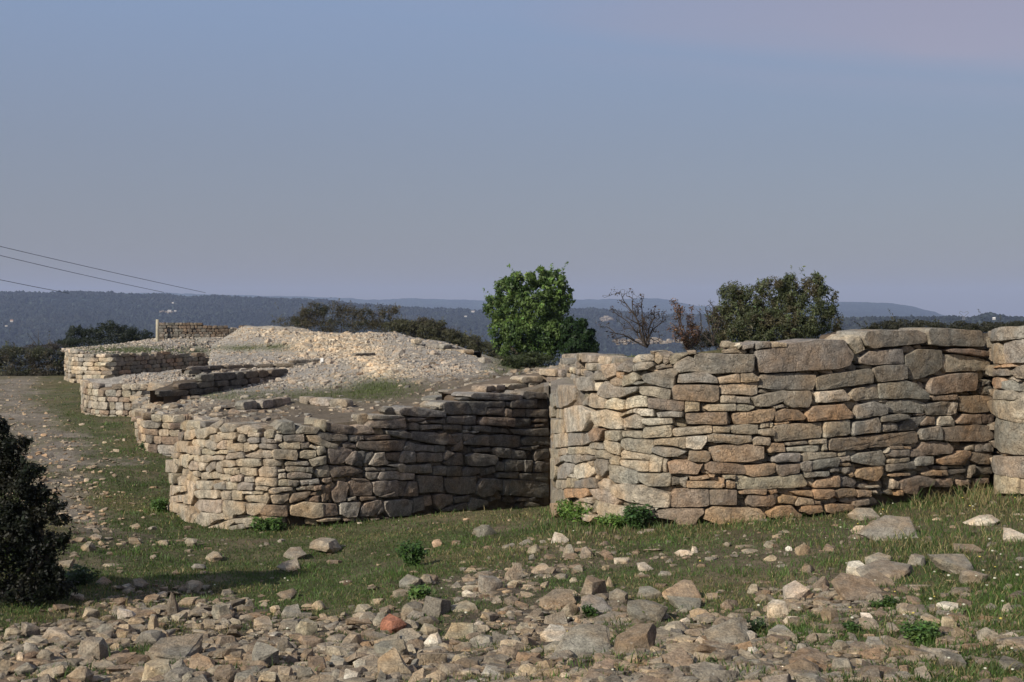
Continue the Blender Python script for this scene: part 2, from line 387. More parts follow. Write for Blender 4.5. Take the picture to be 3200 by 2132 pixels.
def stone_place(L, c, t, nrm, up, n, depth, recess=0, tilt=.04, rough=1.0, bend=None):
    V, f3, f4 = stone_geo(L, n, depth)
    ext = np.ptp(L, axis=0); a1, a2 = RNG.normal(0, tilt, 2)
    lim = .035
    w = V[:, 2] + recess + np.where(V[:, 2] > -.2, np.clip(a1 * V[:, 0] + a2 * V[:, 1], -lim, lim), 0)
    if bend is not None: w = w + np.clip(np.interp(V[:, 0], *bend), -.25, .25)
    # rough shape: fbm displacement along normal on the front, and sideways on the rim
    Q = c + V[:, :1] * t + V[:, 1:2] * up + w[:, None] * nrm
    sz = min(1.0, ext.min() / .18)
    off = RNG.uniform(0, 50, 3)
    front = (V[:, 2] > -.2).astype(float)
    Q = Q + nrm * (front * rough * sz * (  .011 * fbm((Q + off) * 4.5, 3) + .010 * fbm((Q + off) * 15, 3)))[:, None]
    e = rough * sz * .007 * front
    Q = Q + t * (e * vn((Q + off) * 9))[:, None] + up * (e * vn((Q + off) * 9 + 31))[:, None]
    return Q, f3, f4
def parse(txt):
    out = []; o = None
    for ln in txt.strip().splitlines():
        if ln.startswith('@'):
            _, a, b, s = ln.split(); o = (float(a), float(b), float(s)); continue
        tk = ln.split(); poly = [tuple(map(float, q.split(','))) for q in tk[:-1]]
        out.append((np.array([(o[0] + x / o[2], o[1] + y / o[2]) for x, y in poly]), tk[-1]))
    return out
def area(p): x, y = p.T; return .5 * abs(np.sum(x * np.roll(y, -1) - np.roll(x, -1) * y))
def raster(polys, x0, y0, w, h, s):
    g = np.zeros((h, w), bool)
    for p in polys:
        q = (p - (x0, y0)) / s; a = np.floor(q.min(0)).astype(int); b = np.ceil(q.max(0)).astype(int)
        a = np.maximum(a, 0); b = np.minimum(b, (w - 1, h - 1))
        if (b <= a).any(): continue
        X, Y = np.meshgrid(np.arange(a[0], b[0] + 1), np.arange(a[1], b[1] + 1)); ins = np.zeros(X.shape, bool)
        for (x1, y1), (x2, y2) in zip(q, np.roll(q, -1, 0)):
            if y1 == y2: continue
            c = ((y1 > Y) != (y2 > Y)) & (X < (x2 - x1) * (Y - y1) / (y2 - y1) + x1); ins ^= c
        g[a[1]:b[1] + 1, a[0]:b[0] + 1] |= ins
    return g
def wall_core(curve, pxs, tops, base_drop, thick, name, parent, mat, col, inset=.17):
    """closed body behind the facing stones; tops = world z per column"""
    d = curve.dist(pxs); X = (pxs - CX) / F * d; Y = d; tx, ty = curve.frame(pxs); nx, ny = ty, -tx
    zb = ground_base(X, Y) - base_drop
    rows = []
    fr = np.linspace(0, 1, 9)
    for f in fr: rows.append(np.stack([X - nx * inset, Y - ny * inset, zb + (tops - zb) * f], 1))
    rows.append(np.stack([X - nx * (inset + .12), Y - ny * (inset + .12), tops + .02], 1))
    for q in (.5, 1.0): rows.append(np.stack([X - nx * (inset + thick * q), Y - ny * (inset + thick * q), tops + .02], 1))
    rows.append(np.stack([X - nx * (inset + thick), Y - ny * (inset + thick), zb], 1))
    V = np.concatenate(rows); nc = len(pxs)
    V = V + .03 * np.stack([fbm(V * 5 + s, 3) for s in (0, 40, 80)], 1)
    f4 = grid_faces(len(rows), nc)
    o = link(name, make_mesh(name, V, [f4], np.tile(np.array(col), (len(V), 1)) * (1 + .25 * fbm(V * 3, 3))[:, None], mat), parent)
    return o
def traced_wall(root, curve, stones, x_range, thick, n_parts=100, fill_tone='t', hidden=None, gap_prob=.6, grey_right=None):
    polys = [p for p, _ in stones]; allp = np.concatenate(polys)
    x0, y0 = np.floor(allp.min(0)) - 4; x1, y1 = np.ceil(allp.max(0)) + 4; s = 2.0
    w, h = int((x1 - x0) / s), int((y1 - y0) / s); g = raster(polys, x0, y0, w, h, s)
    cols_any = g.any(0); top = np.where(cols_any, np.argmax(g, 0), h); bot = np.where(cols_any, h - 1 - np.argmax(g[::-1], 0), 0)
    # gap filling with small stones
    fills = []; occ = g.copy(); occ2 = occ.copy()
    occ2[1:] |= occ[:-1]; occ2[:-1] |= occ[1:]; occ2[:, 1:] |= occ[:, :-1]; occ2[:, :-1] |= occ[:, 1:]
    rng = np.random.default_rng(5); cand = []
    for cx in range(w):
        for cy in range(top[cx] + 4, bot[cx] - 1):
            if not occ2[cy, cx]: cand.append((cx, cy))
    rng.shuffle(cand)
    for cx, cy in cand:
        if occ2[cy, cx] or rng.random() > gap_prob: continue
        l = r = cx; u = dn = cy
        while l > 0 and not occ2[cy, l - 1] and cx - l < 16: l -= 1
        while r < w - 1 and not occ2[cy, r + 1] and r - cx < 16: r += 1
        m = (l + r) // 2
        while u > 0 and not occ2[u - 1, m] and cy - u < 9: u -= 1
        while dn < h - 1 and not occ2[dn + 1, m] and dn - cy < 9: dn += 1
        ww, hh = r - l + 1, dn - u + 1
        if ww < 5 or hh < 4 or ww * hh < 24: continue
        occ2[max(0, u - 1):dn + 2, max(0, l - 1):r + 2] = True
        a, b = (l + r) / 2, (u + dn) / 2; th = np.sort(rng.uniform(0, 2 * math.pi, 4)) * .15 + np.arange(4) * math.pi / 2 + math.pi / 4
        th = np.concatenate([th, th + math.pi / 6]); th.sort()
        q = np.stack([a + np.clip(np.cos(th) * 1.3, -1, 1) * ww * .5, b + np.clip(np.sin(th) * 1.3, -1, 1) * hh * .5], 1) * s + (x0, y0)
        fills.append(q)
    order = sorted(range(len(stones)), key=lambda i: -area(polys[i])); big = set(order[:n_parts])
    small = Acc()
    for i, (p, k) in enumerate(stones):
        ttop = (p[:, 1].min() - (y0 + s * top[int(np.clip((p[:, 0].mean() - x0) / s, 0, w - 1))])) < 14
        a = area(p); n = 64 if a > 3500 else (44 if a > 900 else 28)
        rec = RNG.normal(0, .012) - (.03 if k == 'd' and grey_right is None else 0)
        if ttop: rec = abs(rec) * .5
        V, f3, f4 = stone_world(curve, p, n, .5 if ttop else .26, rec, .028)
        c = tone(k)
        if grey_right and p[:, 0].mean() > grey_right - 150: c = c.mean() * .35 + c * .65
        if i in big:
            A = Acc(); A.add(V, f3, f4, c); ctr = V.mean(0)
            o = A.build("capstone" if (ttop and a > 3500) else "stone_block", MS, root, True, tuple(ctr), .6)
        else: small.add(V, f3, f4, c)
    for q in fills:
        V, f3, f4 = stone_world(curve, q, 18, .15, RNG.uniform(-.12, -.05), .1)
        pxm = q[:, 0].mean()
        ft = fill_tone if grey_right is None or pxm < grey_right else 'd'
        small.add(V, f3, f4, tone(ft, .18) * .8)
    o = small.build("small_stones", MS, root, sharp=.6); tag(o, kind="stuff")
    pxs = np.arange(x_range[0] + 16, x_range[1], 6.0); ix = np.clip(((pxs - x0) / s).astype(int), 0, w - 1)
    tp = y0 + s * top[ix].astype(float); tp = np.where(top[ix] >= h, np.nan, tp)
    ok = ~np.isnan(tp); tp = np.interp(pxs, pxs[ok], tp[ok])
    tpm = np.array([tp[max(0, i - 4):i + 5].max() for i in range(len(tp))]) + 16
    tops = P(pxs, tpm, curve.dist(pxs))[:, 2]
    wall_core(curve, pxs, tops, .5, thick, "earth_core", root, MSOIL, (.115, .085, .058))
def course_wall(root, curve, prof, stone_h=(.12, .2), stone_w=(.2, .5), tones='gttb', thick=.6, n=18, mat=None, name="masonry", rough=1.0, top_jit=.06, core=True, colmul=1.0, depth=.2, dark_from=1e9, dark='ddgb'):
    """prof: list of (px, top_y, base_y); coursed dry stones laid along the curve"""
    a = np.array(prof, float); pr = lambda px, k: np.interp(px, a[:, 0], a[:, k])
    s0, s1 = np.interp([a[0, 0], a[-1, 0]], curve.fx, curve.s); mat = mat or MSF
    pxs = np.linspace(a[0, 0], a[-1, 0], 60); d = curve.dist(pxs)
    ztop = P(pxs, pr(pxs, 1), d)[:, 2]; zbase = P(pxs, pr(pxs, 2), d)[:, 2] - .1
    A = Acc(); z = zbase.min()
    up = np.array([0, 0, 1.0])
    while z < ztop.max():
        hh = RNG.uniform(*stone_h); s = s0 - RNG.uniform(0, .2)
        while s < s1:
            ww = RNG.uniform(*stone_w); m = np.clip(s + ww / 2, s0, s1); px = float(curve.at_s(m))
            zt, zb = np.interp(px, pxs, ztop), np.interp(px, pxs, zbase)
            if z + hh * .5 < zt + RNG.normal(0, top_jit) and z + hh > zb:
                dd = float(curve.dist(px)); tx, ty = curve.frame(px); t = np.array([tx, ty, 0]); nr = np.array([ty, -tx, 0])
                c = np.array([(px - CX) / F * dd, dd, z + hh / 2]); j = lambda v: v * RNG.uniform(.72, .97)
                hw, hv = ww / 2, hh / 2
                L = np.array([(-j(hw), -j(hv)), (RNG.uniform(-.2, .2) * hw, -hv * .97), (j(hw), -j(hv)), (hw * .97, 0), (j(hw), j(hv)), (RNG.uniform(-.2, .2) * hw, hv * .97), (-j(hw), j(hv)), (-hw * .97, 0)])
                V, f3, f4 = stone_place(L, c, t, nr, up, n, depth, RNG.normal(0, .02), .08, rough)
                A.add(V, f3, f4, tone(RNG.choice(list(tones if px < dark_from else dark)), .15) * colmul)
            s += ww
        z += hh * .97
    o = A.build(name, mat, root, sharp=.6)
    if core: wall_core(curve, pxs[2:], ztop[2:] - .1, .4, thick, "earth_core", root, MSOIL, np.array((.14, .11, .08)) * colmul, .1)
    return o
TRACE_R = '''
@R 1700 1020 3.92
45,835 135,830 150,960 120,995 60,990 45,910 g
180,725 325,730 380,790 365,910 300,960 225,1000 155,985 160,820 g
330,760 425,755 440,890 420,960 330,975 380,900 d
360,640 580,620 585,790 440,790 370,700 g
590,625 690,560 760,610 750,660 640,655 600,650 g
705,480 850,450 880,520 875,600 760,640 715,570 t
870,560 970,570 965,650 890,625 o
810,660 880,620 960,660 950,730 860,730 805,690 b
905,500 1000,420 1085,470 1080,540 1030,560 895,545 g
1090,490 1150,440 1320,435 1350,480 1270,525 1100,550 g
975,610 1110,555 1135,650 1080,700 960,740 960,660 t
1050,705 1120,680 1235,690 1130,720 g
615,700 690,690 710,740 680,795 625,790 w
690,740 750,670 860,740 950,745 940,870 830,875 760,880 660,830 g
955,750 1125,740 1120,795 1080,810 950,860 g
1180,380 1220,345 1340,350 1350,420 1200,430 1180,405 g
1300,305 1355,310 1350,340 1310,335 t
1360,340 1390,320 1455,370 1450,420 1400,460 1355,430 t
1465,345 1545,345 1530,440 1490,470 1455,440 g
1545,370 1600,335 1770,340 1700,380 1600,460 1550,460 1535,400 g
1350,490 1440,465 1550,470 1570,500 1370,530 d
1600,450 1770,375 1850,400 1895,540 1850,550 1660,570 1590,510 g
1770,310 1860,305 1870,340 1780,345 t
1210,590 1500,530 1590,520 1640,570 1590,620 1580,760 1420,740 1240,690 1200,640 g
1655,590 1880,565 2000,575 2110,630 2140,690 1990,690 1750,690 1640,690 g
1610,720 2010,720 2140,730 2150,900 2080,930 1590,900 1580,760 b
1175,740 1300,740 1550,780 1540,890 1440,890 1200,840 1170,810 t
485,930 540,860 545,960 490,970 g
560,825 650,850 760,890 740,1000 620,1000 545,970 t
760,920 850,880 960,920 970,1010 900,1030 740,1000 w
995,890 1140,850 1235,860 1240,985 1110,990 990,1015 985,950 t
1270,880 1440,890 1560,910 1600,945 1600,905 1715,910 1710,1030 1590,1035 1440,1020 1280,1000 b
1735,915 1910,925 1910,1040 1735,1050 t
1925,940 2000,950 1990,1045 1920,1040 d
60,980 105,1000 100,1110 70,1120 t
120,1000 225,1005 220,1130 115,1120 t
250,1010 460,970 570,1040 555,1160 500,1280 270,1295 260,1170 235,1110 w
60,1150 230,1145 260,1220 240,1305 90,1310 65,1230 t
580,1050 750,1025 890,1060 940,1150 930,1265 800,1250 620,1220 575,1140 w
925,1090 1080,1015 1085,1060 950,1110 t
1095,1020 1130,1010 1130,1070 1095,1060 w
1145,1010 1335,1020 1340,1105 1180,1095 1140,1060 w
970,1130 1120,1080 1190,1130 1190,1240 1120,1250 970,1240 t
1200,1130 1560,1125 1570,1190 1400,1205 1290,1215 1205,1190 w
1380,1060 1560,1045 1700,1050 1695,1110 1400,1115 g
1740,1070 2240,1055 2245,1200 2180,1205 1760,1195 1735,1120 b
1950,1000 2010,960 2350,945 2350,1035 2020,1040 t
2170,870 2200,850 2350,855 2350,935 2175,935 t
1230,1240 1550,1215 1570,1340 1550,1360 1220,1370 1215,1290 t
1590,1255 2000,1220 2060,1220 2060,1305 1600,1350 1580,1290 t
2070,1225 2300,1215 2280,1300 2070,1305 t
2310,1230 2450,1215 2460,1300 2400,1330 2310,1300 g
85,1325 270,1310 275,1470 120,1490 90,1470 t
285,1310 490,1295 545,1420 460,1450 285,1465 g
520,1310 600,1250 710,1265 650,1400 590,1415 550,1390 b
755,1285 930,1280 935,1380 900,1410 790,1390 755,1360 t
950,1285 1150,1285 1200,1330 1190,1375 960,1350 t
@R 1700 1280 3.92
545,440 600,405 690,430 705,480 660,490 560,480 g
725,390 800,375 890,400 910,470 905,565 820,540 730,480 t
930,370 1020,355 1080,370 1180,370 1335,380 1330,510 1310,540 1150,520 1000,500 925,440 t
1345,370 1600,350 1740,335 1735,480 1600,450 1340,430 t
1745,340 2000,325 2000,390 1930,485 1850,490 1745,470 w
2015,330 2080,300 2350,315 2350,400 2080,405 2010,360 g
1325,470 1400,455 1600,480 1740,520 1650,575 1480,580 1330,520 g
1780,515 1950,505 2040,530 2045,600 2000,650 1850,640 1770,620 b
2030,470 2200,440 2500,420 2635,450 2700,460 2690,600 2500,640 2350,645 2110,640 2060,560 b
70,480 150,490 155,570 130,620 90,600 t
165,490 260,465 265,550 165,570 t
275,465 500,455 610,500 600,560 500,545 300,550 275,540 t
150,610 260,560 420,550 420,640 380,660 250,630 150,690 g
440,580 500,555 590,580 580,620 500,630 445,620 g
640,510 700,500 820,570 810,610 640,590 t
600,640 640,600 780,620 775,740 710,820 640,790 605,710 g
800,600 870,570 915,610 910,680 820,670 795,640 t
925,540 960,500 1300,555 1300,600 1280,620 930,600 t
920,620 1280,630 1270,760 1130,755 950,690 920,670 t
1310,560 1460,595 1420,765 1285,765 1295,630 t
1460,610 1500,590 1515,620 1495,680 1495,765 1445,760 1450,680 t
1520,650 1620,620 1760,625 1900,690 1950,665 1880,800 1780,795 1550,780 1530,700 o
1990,680 2050,645 2350,660 2470,690 2490,780 2460,795 2050,785 1990,740 b
170,700 250,655 345,670 340,770 270,850 160,840 g
355,690 490,640 590,700 600,780 540,830 380,850 350,770 w
535,645 590,635 590,690 560,680 t
310,800 340,790 350,830 315,830 w
640,820 680,815 670,855 645,845 w
90,600 140,640 150,700 150,800 130,860 90,840 t
145,865 260,870 265,950 230,970 140,960 t
280,850 350,840 355,950 275,960 t
370,880 560,835 625,840 625,960 370,960 g
650,900 720,850 790,870 790,1010 680,970 t
790,680 900,690 1130,760 1145,850 1140,905 1000,910 850,890 790,840 g
1135,780 1400,790 1545,780 1550,870 1530,940 1270,940 1170,880 g
1560,830 1660,850 1655,920 1560,930 d
1665,850 1760,840 1740,965 1690,930 1660,900 g
1790,820 1850,830 2000,810 2030,840 1900,865 1790,860 o
1760,880 2100,880 2200,890 2190,960 1750,960 o
2020,800 2090,805 2085,835 2030,830 o
2210,810 2330,805 2340,855 2220,850 t
2230,890 2270,870 2340,890 2345,950 2300,970 2230,960 o
90,990 200,980 240,1060 255,1130 120,1140 75,1090 t
250,975 530,965 530,1040 470,1080 270,1080 o
545,980 700,975 850,1050 920,1130 850,1180 700,1130 620,1090 t
840,920 1000,910 1200,930 1440,1010 1545,1030 1540,1195 1400,1200 1120,1140 880,1080 800,1010 t
1560,1040 1600,985 1800,975 2020,985 2025,1170 2000,1190 1560,1200 b
2035,1000 2060,985 2260,980 2270,1020 2255,1170 2150,1175 2035,1165 b
430,1090 530,1080 580,1090 570,1150 440,1120 t
100,1155 255,1140 240,1220 130,1310 100,1340 o
390,1200 430,1130 530,1160 555,1280 400,1230 t
395,1250 500,1280 640,1310 580,1370 400,1340 t
640,1190 680,1120 950,1190 1130,1180 1050,1260 920,1360 700,1320 635,1260 t
1110,1160 1340,1190 1340,1320 1200,1300 1110,1250 t
1370,1250 1500,1215 1950,1215 1960,1270 1880,1340 1840,1445 1650,1435 1600,1360 1370,1330 b
1370,1240 1410,1200 1350,1200 w
1975,1250 2080,1190 2600,1215 2650,1230 2720,1300 2700,1400 2500,1420 2100,1405 1970,1340 o
@R 2250 1020 3.92
-300,350 -200,340 430,345 410,560 -100,575 -340,560 -320,460 g
450,300 650,270 850,215 1200,165 1530,170 1560,240 1640,350 1590,480 1450,520 900,550 520,575 480,430 460,360 g
190,240 240,210 275,235 230,270 w
270,240 430,205 400,270 290,285 g
440,220 500,190 620,195 620,260 450,280 g
630,225 700,195 820,205 820,260 640,262 w
1570,210 1720,105 1780,285 1680,330 1600,240 t
1755,150 1790,65 2000,45 2440,50 2540,90 2560,190 2480,215 2200,235 1870,265 1790,230 g
490,640 560,595 880,575 1200,590 1195,680 1150,780 800,775 500,755 490,690 g
1200,640 1300,600 1500,570 1850,520 1890,600 1880,690 1400,760 1230,785 1200,690 g
1715,400 1850,310 2240,270 2265,340 2275,460 1900,475 1720,450 g
1890,520 1960,490 2285,475 2290,640 1960,690 1920,610 g
0,625 200,585 240,590 250,690 0,700 t
260,585 400,580 480,630 475,670 330,690 260,680 t
10,720 300,700 400,680 475,680 465,830 400,845 10,830 t
15,870 60,855 370,870 370,945 20,935 t
-5,960 300,960 430,985 420,1010 350,1040 0,1040 t
415,880 520,840 780,800 1130,795 1140,900 1100,990 900,1000 800,950 780,920 620,980 480,990 450,920 t
1200,810 1520,780 1600,890 1580,910 1300,935 1210,930 w
1600,840 1650,770 1940,720 1970,880 1660,920 1610,880 t
1955,710 2290,665 2400,700 2560,830 2560,890 1980,885 g
170,1070 350,1060 500,1030 680,1010 690,1050 650,1150 480,1185 200,1200 175,1150 o
690,1060 800,1010 960,1030 1050,1100 1030,1150 700,1165 o
650,985 780,960 795,990 700,1015 t
1080,1060 1160,985 1520,950 1600,1040 1640,1080 1620,1130 1100,1165 1075,1120 o
1670,970 1900,925 2050,970 2040,1060 1980,1090 1680,1135 g
2060,920 2200,910 2400,900 2530,950 2500,1060 2090,1060 g
-190,1060 80,1060 85,1205 -180,1190 b
150,1220 330,1200 460,1215 460,1310 370,1325 180,1310 145,1260 t
510,1190 620,1180 625,1240 520,1250 t
635,1190 665,1190 660,1235 640,1240 t
475,1270 640,1255 665,1280 660,1340 520,1335 475,1310 t
690,1190 850,1170 850,1190 700,1210 o
670,1230 800,1200 1250,1185 1265,1300 1240,1370 700,1410 670,1370 t
1290,1180 1600,1150 1615,1310 1560,1335 1285,1365 t
1650,1180 1940,1120 1970,1190 1960,1290 1630,1335 g
1980,1100 2200,1075 2310,1090 2320,1130 2150,1165 1980,1170 g
2000,1220 2080,1185 2180,1200 2185,1270 2060,1295 1995,1290 g
-150,1330 380,1340 390,1415 300,1430 210,1450 0,1410 -150,1410 t
395,1385 470,1355 620,1370 620,1420 600,1460 420,1450 t
620,1435 790,1440 800,1535 615,1550 o
810,1430 1080,1405 1095,1445 830,1465 t
820,1490 1230,1455 1210,1530 1100,1550 830,1530 w
1115,1400 1310,1380 1310,1440 1120,1450 t
1265,1440 1310,1420 1325,1520 1270,1520 t
1340,1430 1380,1380 2400,1290 2430,1310 2440,1430 2100,1470 1480,1530 1350,1510 b
@R 2250 1280 3.92
655,600 750,540 980,540 980,640 660,645 g
1005,560 1060,530 1440,520 1455,580 1020,640 t
990,660 1060,635 1130,640 1120,760 1040,765 1000,720 g
1130,660 1190,620 1460,590 1470,650 1440,710 1330,700 1130,745 g
1465,540 1550,520 1555,565 1480,575 t
1480,590 1600,570 1605,630 1490,645 t
1480,660 1600,655 1630,690 1560,700 1485,690 o
1500,720 1610,710 1610,760 1550,795 1505,765 t
1370,740 1400,710 1470,720 1470,765 1380,770 g
1600,800 1640,775 1660,810 1630,830 o
1615,590 1720,540 1990,510 2040,600 2030,690 1850,690 1640,640 g
265,690 700,660 690,780 610,810 410,830 320,800 285,750 o
705,680 980,665 980,720 970,770 770,820 710,750 b
195,820 290,815 400,840 750,825 1010,790 1080,900 1050,940 820,965 640,970 220,975 t
1045,770 1340,760 1350,800 1310,825 1060,840 g
1165,930 1200,870 1480,815 1490,950 1180,965 o
1500,830 1650,830 1700,900 1640,950 1500,950 d
1660,830 1720,745 1800,720 2010,705 2020,770 1950,870 1900,880 1780,850 o
2060,545 2330,510 2335,570 2060,585 g
2060,620 2120,605 2330,585 2330,640 2120,665 2065,650 t
2050,680 2130,660 2390,640 2430,680 2420,730 2080,765 g
2080,805 2150,785 2340,780 2340,810 2090,825 o
1820,945 1950,930 1960,950 1830,965 w
870,1010 950,1000 1120,995 1135,1070 960,1050 o
1140,1020 1180,985 1400,985 1400,1050 1320,1100 1160,1095 o
1410,1010 1500,980 1660,975 1690,1020 1680,1060 1460,1090 1410,1060 o
1700,990 1870,1000 1870,1070 1700,1075 o
1875,1000 1920,995 1940,1030 1900,1025 w
240,1010 330,985 580,980 560,1045 250,1035 o
610,990 700,985 715,1015 640,1040 o
730,1080 800,1050 950,1070 900,1160 740,1140 o
960,1080 1130,1100 1150,1165 940,1180 920,1150 t
345,1060 420,1050 580,1060 660,1050 685,1150 640,1185 400,1190 345,1160 b
0,1000 210,995 205,1170 -50,1165 b
45,810 190,805 185,860 60,840 t
70,890 110,865 200,900 195,960 80,960 t
0,840 50,850 55,945 0,950 o
1000,1190 1080,1175 1250,1180 1260,1250 1100,1285 1010,1250 o
1315,1180 1400,1160 1650,1170 1640,1230 1420,1280 1320,1260 o
600,1260 700,1190 870,1180 1010,1300 1000,1340 620,1330 o
1160,1120 1240,1130 1245,1170 1160,1160 b
1660,1130 1840,1100 1840,1170 1650,1210 b
@R 2750 1000 5.2267
770,200 820,140 1000,135 1650,175 1705,210 1715,430 1520,440 1050,420 820,405 800,300 g
440,590 650,490 1020,495 1025,780 930,860 650,970 510,975 460,830 d
1075,500 1200,475 1480,475 1820,520 1820,590 1700,600 1400,560 1100,525 b
1060,700 1090,570 1250,570 1600,610 1830,690 1810,820 1640,830 1100,850 1060,790 t
830,1040 860,960 1200,890 1590,870 1610,930 1580,1150 1200,1190 840,1220 820,1110 b
870,1240 1270,1225 1280,1300 1100,1320 880,1315 b
1310,1250 1700,1240 1870,1260 1830,1400 1760,1500 1560,1525 1360,1490 1330,1380 b
1700,1100 1840,1070 1880,1140 1830,1220 1690,1220 d
1600,1020 1700,1030 1690,1100 1620,1160 d
1840,1090 1830,1000 1700,1080 1720,1010 d
700,1390 1000,1340 1130,1340 1060,1560 800,1550 760,1460 g
1130,1345 1290,1355 1270,1520 1150,1560 1080,1550 w
@R 2750 1260 5.2267
350,380 440,280 620,240 780,210 790,280 670,360 560,440 340,460 d
790,225 900,230 910,350 700,370 690,330 b
600,200 680,140 760,170 700,220 b
960,300 990,225 1170,220 1225,280 1225,370 955,370 w
1280,310 1400,190 1650,190 1660,340 1290,340 b
1670,190 1850,150 1875,200 1860,340 1690,330 b
665,500 700,430 980,380 1000,450 1000,600 700,605 g
1005,400 1200,390 1550,350 1850,380 1850,580 1650,630 1100,620 1010,590 b
510,790 650,750 720,650 880,625 1020,630 1150,670 1210,750 1160,830 800,850 520,885 b
170,770 490,760 490,870 200,880 110,850 g
180,710 380,700 390,750 180,755 b
405,710 510,715 500,755 410,740 o
80,810 150,730 150,780 100,815 w
600,910 650,885 850,880 850,990 730,1020 595,1020 g
970,930 1200,850 1330,790 1490,790 1490,860 1430,920 1400,1000 1250,1000 1050,1015 1000,980 o
1430,720 1540,670 1550,770 1430,770 t
1560,670 1850,650 1850,790 1560,790 g
1520,800 1850,810 1850,1000 1620,1000 1500,930 b
730,1150 870,1095 1000,1110 1010,1190 760,1195 o
1020,1110 1120,1100 1140,1190 1030,1190 b
890,1040 1130,1040 1140,1090 900,1090 d
1150,1100 1450,1080 1440,1140 1170,1190 d
215,1280 230,1250 340,1300 320,1400 220,1400 t
350,1280 500,1230 700,1200 900,1250 870,1330 650,1400 600,1490 420,1470 350,1400 b
900,1250 1200,1230 1220,1330 1180,1370 940,1380 880,1330 b
1580,1040 1850,1030 1860,1150 1600,1180 d
1480,1040 1560,1020 1570,1180 1480,1220 b
1310,1260 1450,1280 1480,1340 1330,1350 b
1590,1240 1790,1235 1790,1310 1610,1340 b
1550,1440 1730,1400 1720,1430 1560,1470 o
300,1440 400,1420 400,1520 310,1510 o
'''
TRACE_T = '''
@T 2750 1000 5.2267
1720,190 2000,120 2400,100 2500,110 2500,290 2230,310 1960,340 1790,350 1770,260 g
1830,400 1900,385 2010,450 2000,560 2040,710 1860,715 1835,600 t
2020,400 2250,320 2450,300 2500,320 2500,690 2200,700 2060,710 2010,600 g
1860,790 2060,795 2060,905 1845,925 g
2070,800 2200,790 2130,860 2140,890 2070,900 d
1870,775 2100,720 2200,770 1900,790 o
2150,860 2240,770 2400,730 2500,760 2500,930 2350,960 2250,950 b
2170,940 2290,990 2270,1015 2190,970 t
1840,960 1900,940 1980,955 1980,1110 1880,1110 1835,1030 o
1990,1010 2180,980 2250,1040 2250,1160 2100,1150 1990,1120 g
1890,1150 2180,1150 2235,1240 2230,1300 1880,1290 t
2250,1200 2500,1170 2500,1560 2350,1500 2240,1300 t
1810,1340 1870,1295 2240,1300 2340,1500 2350,1700 1840,1490 t
@T 2750 1260 5.2267
1850,90 2350,110 2500,100 2500,290 2150,230 1860,130 t
1860,400 1890,230 1960,215 2200,250 2500,320 2500,860 2300,850 1930,800 1870,720 1860,560 g
1870,860 2250,880 2500,880 2500,1220 2250,1210 1900,1150 1855,1000 g
1890,1160 2080,1190 2220,1220 2280,1230 2260,1480 1890,1480 t
2290,1240 2500,1240 2500,1500 2290,1480 t
'''
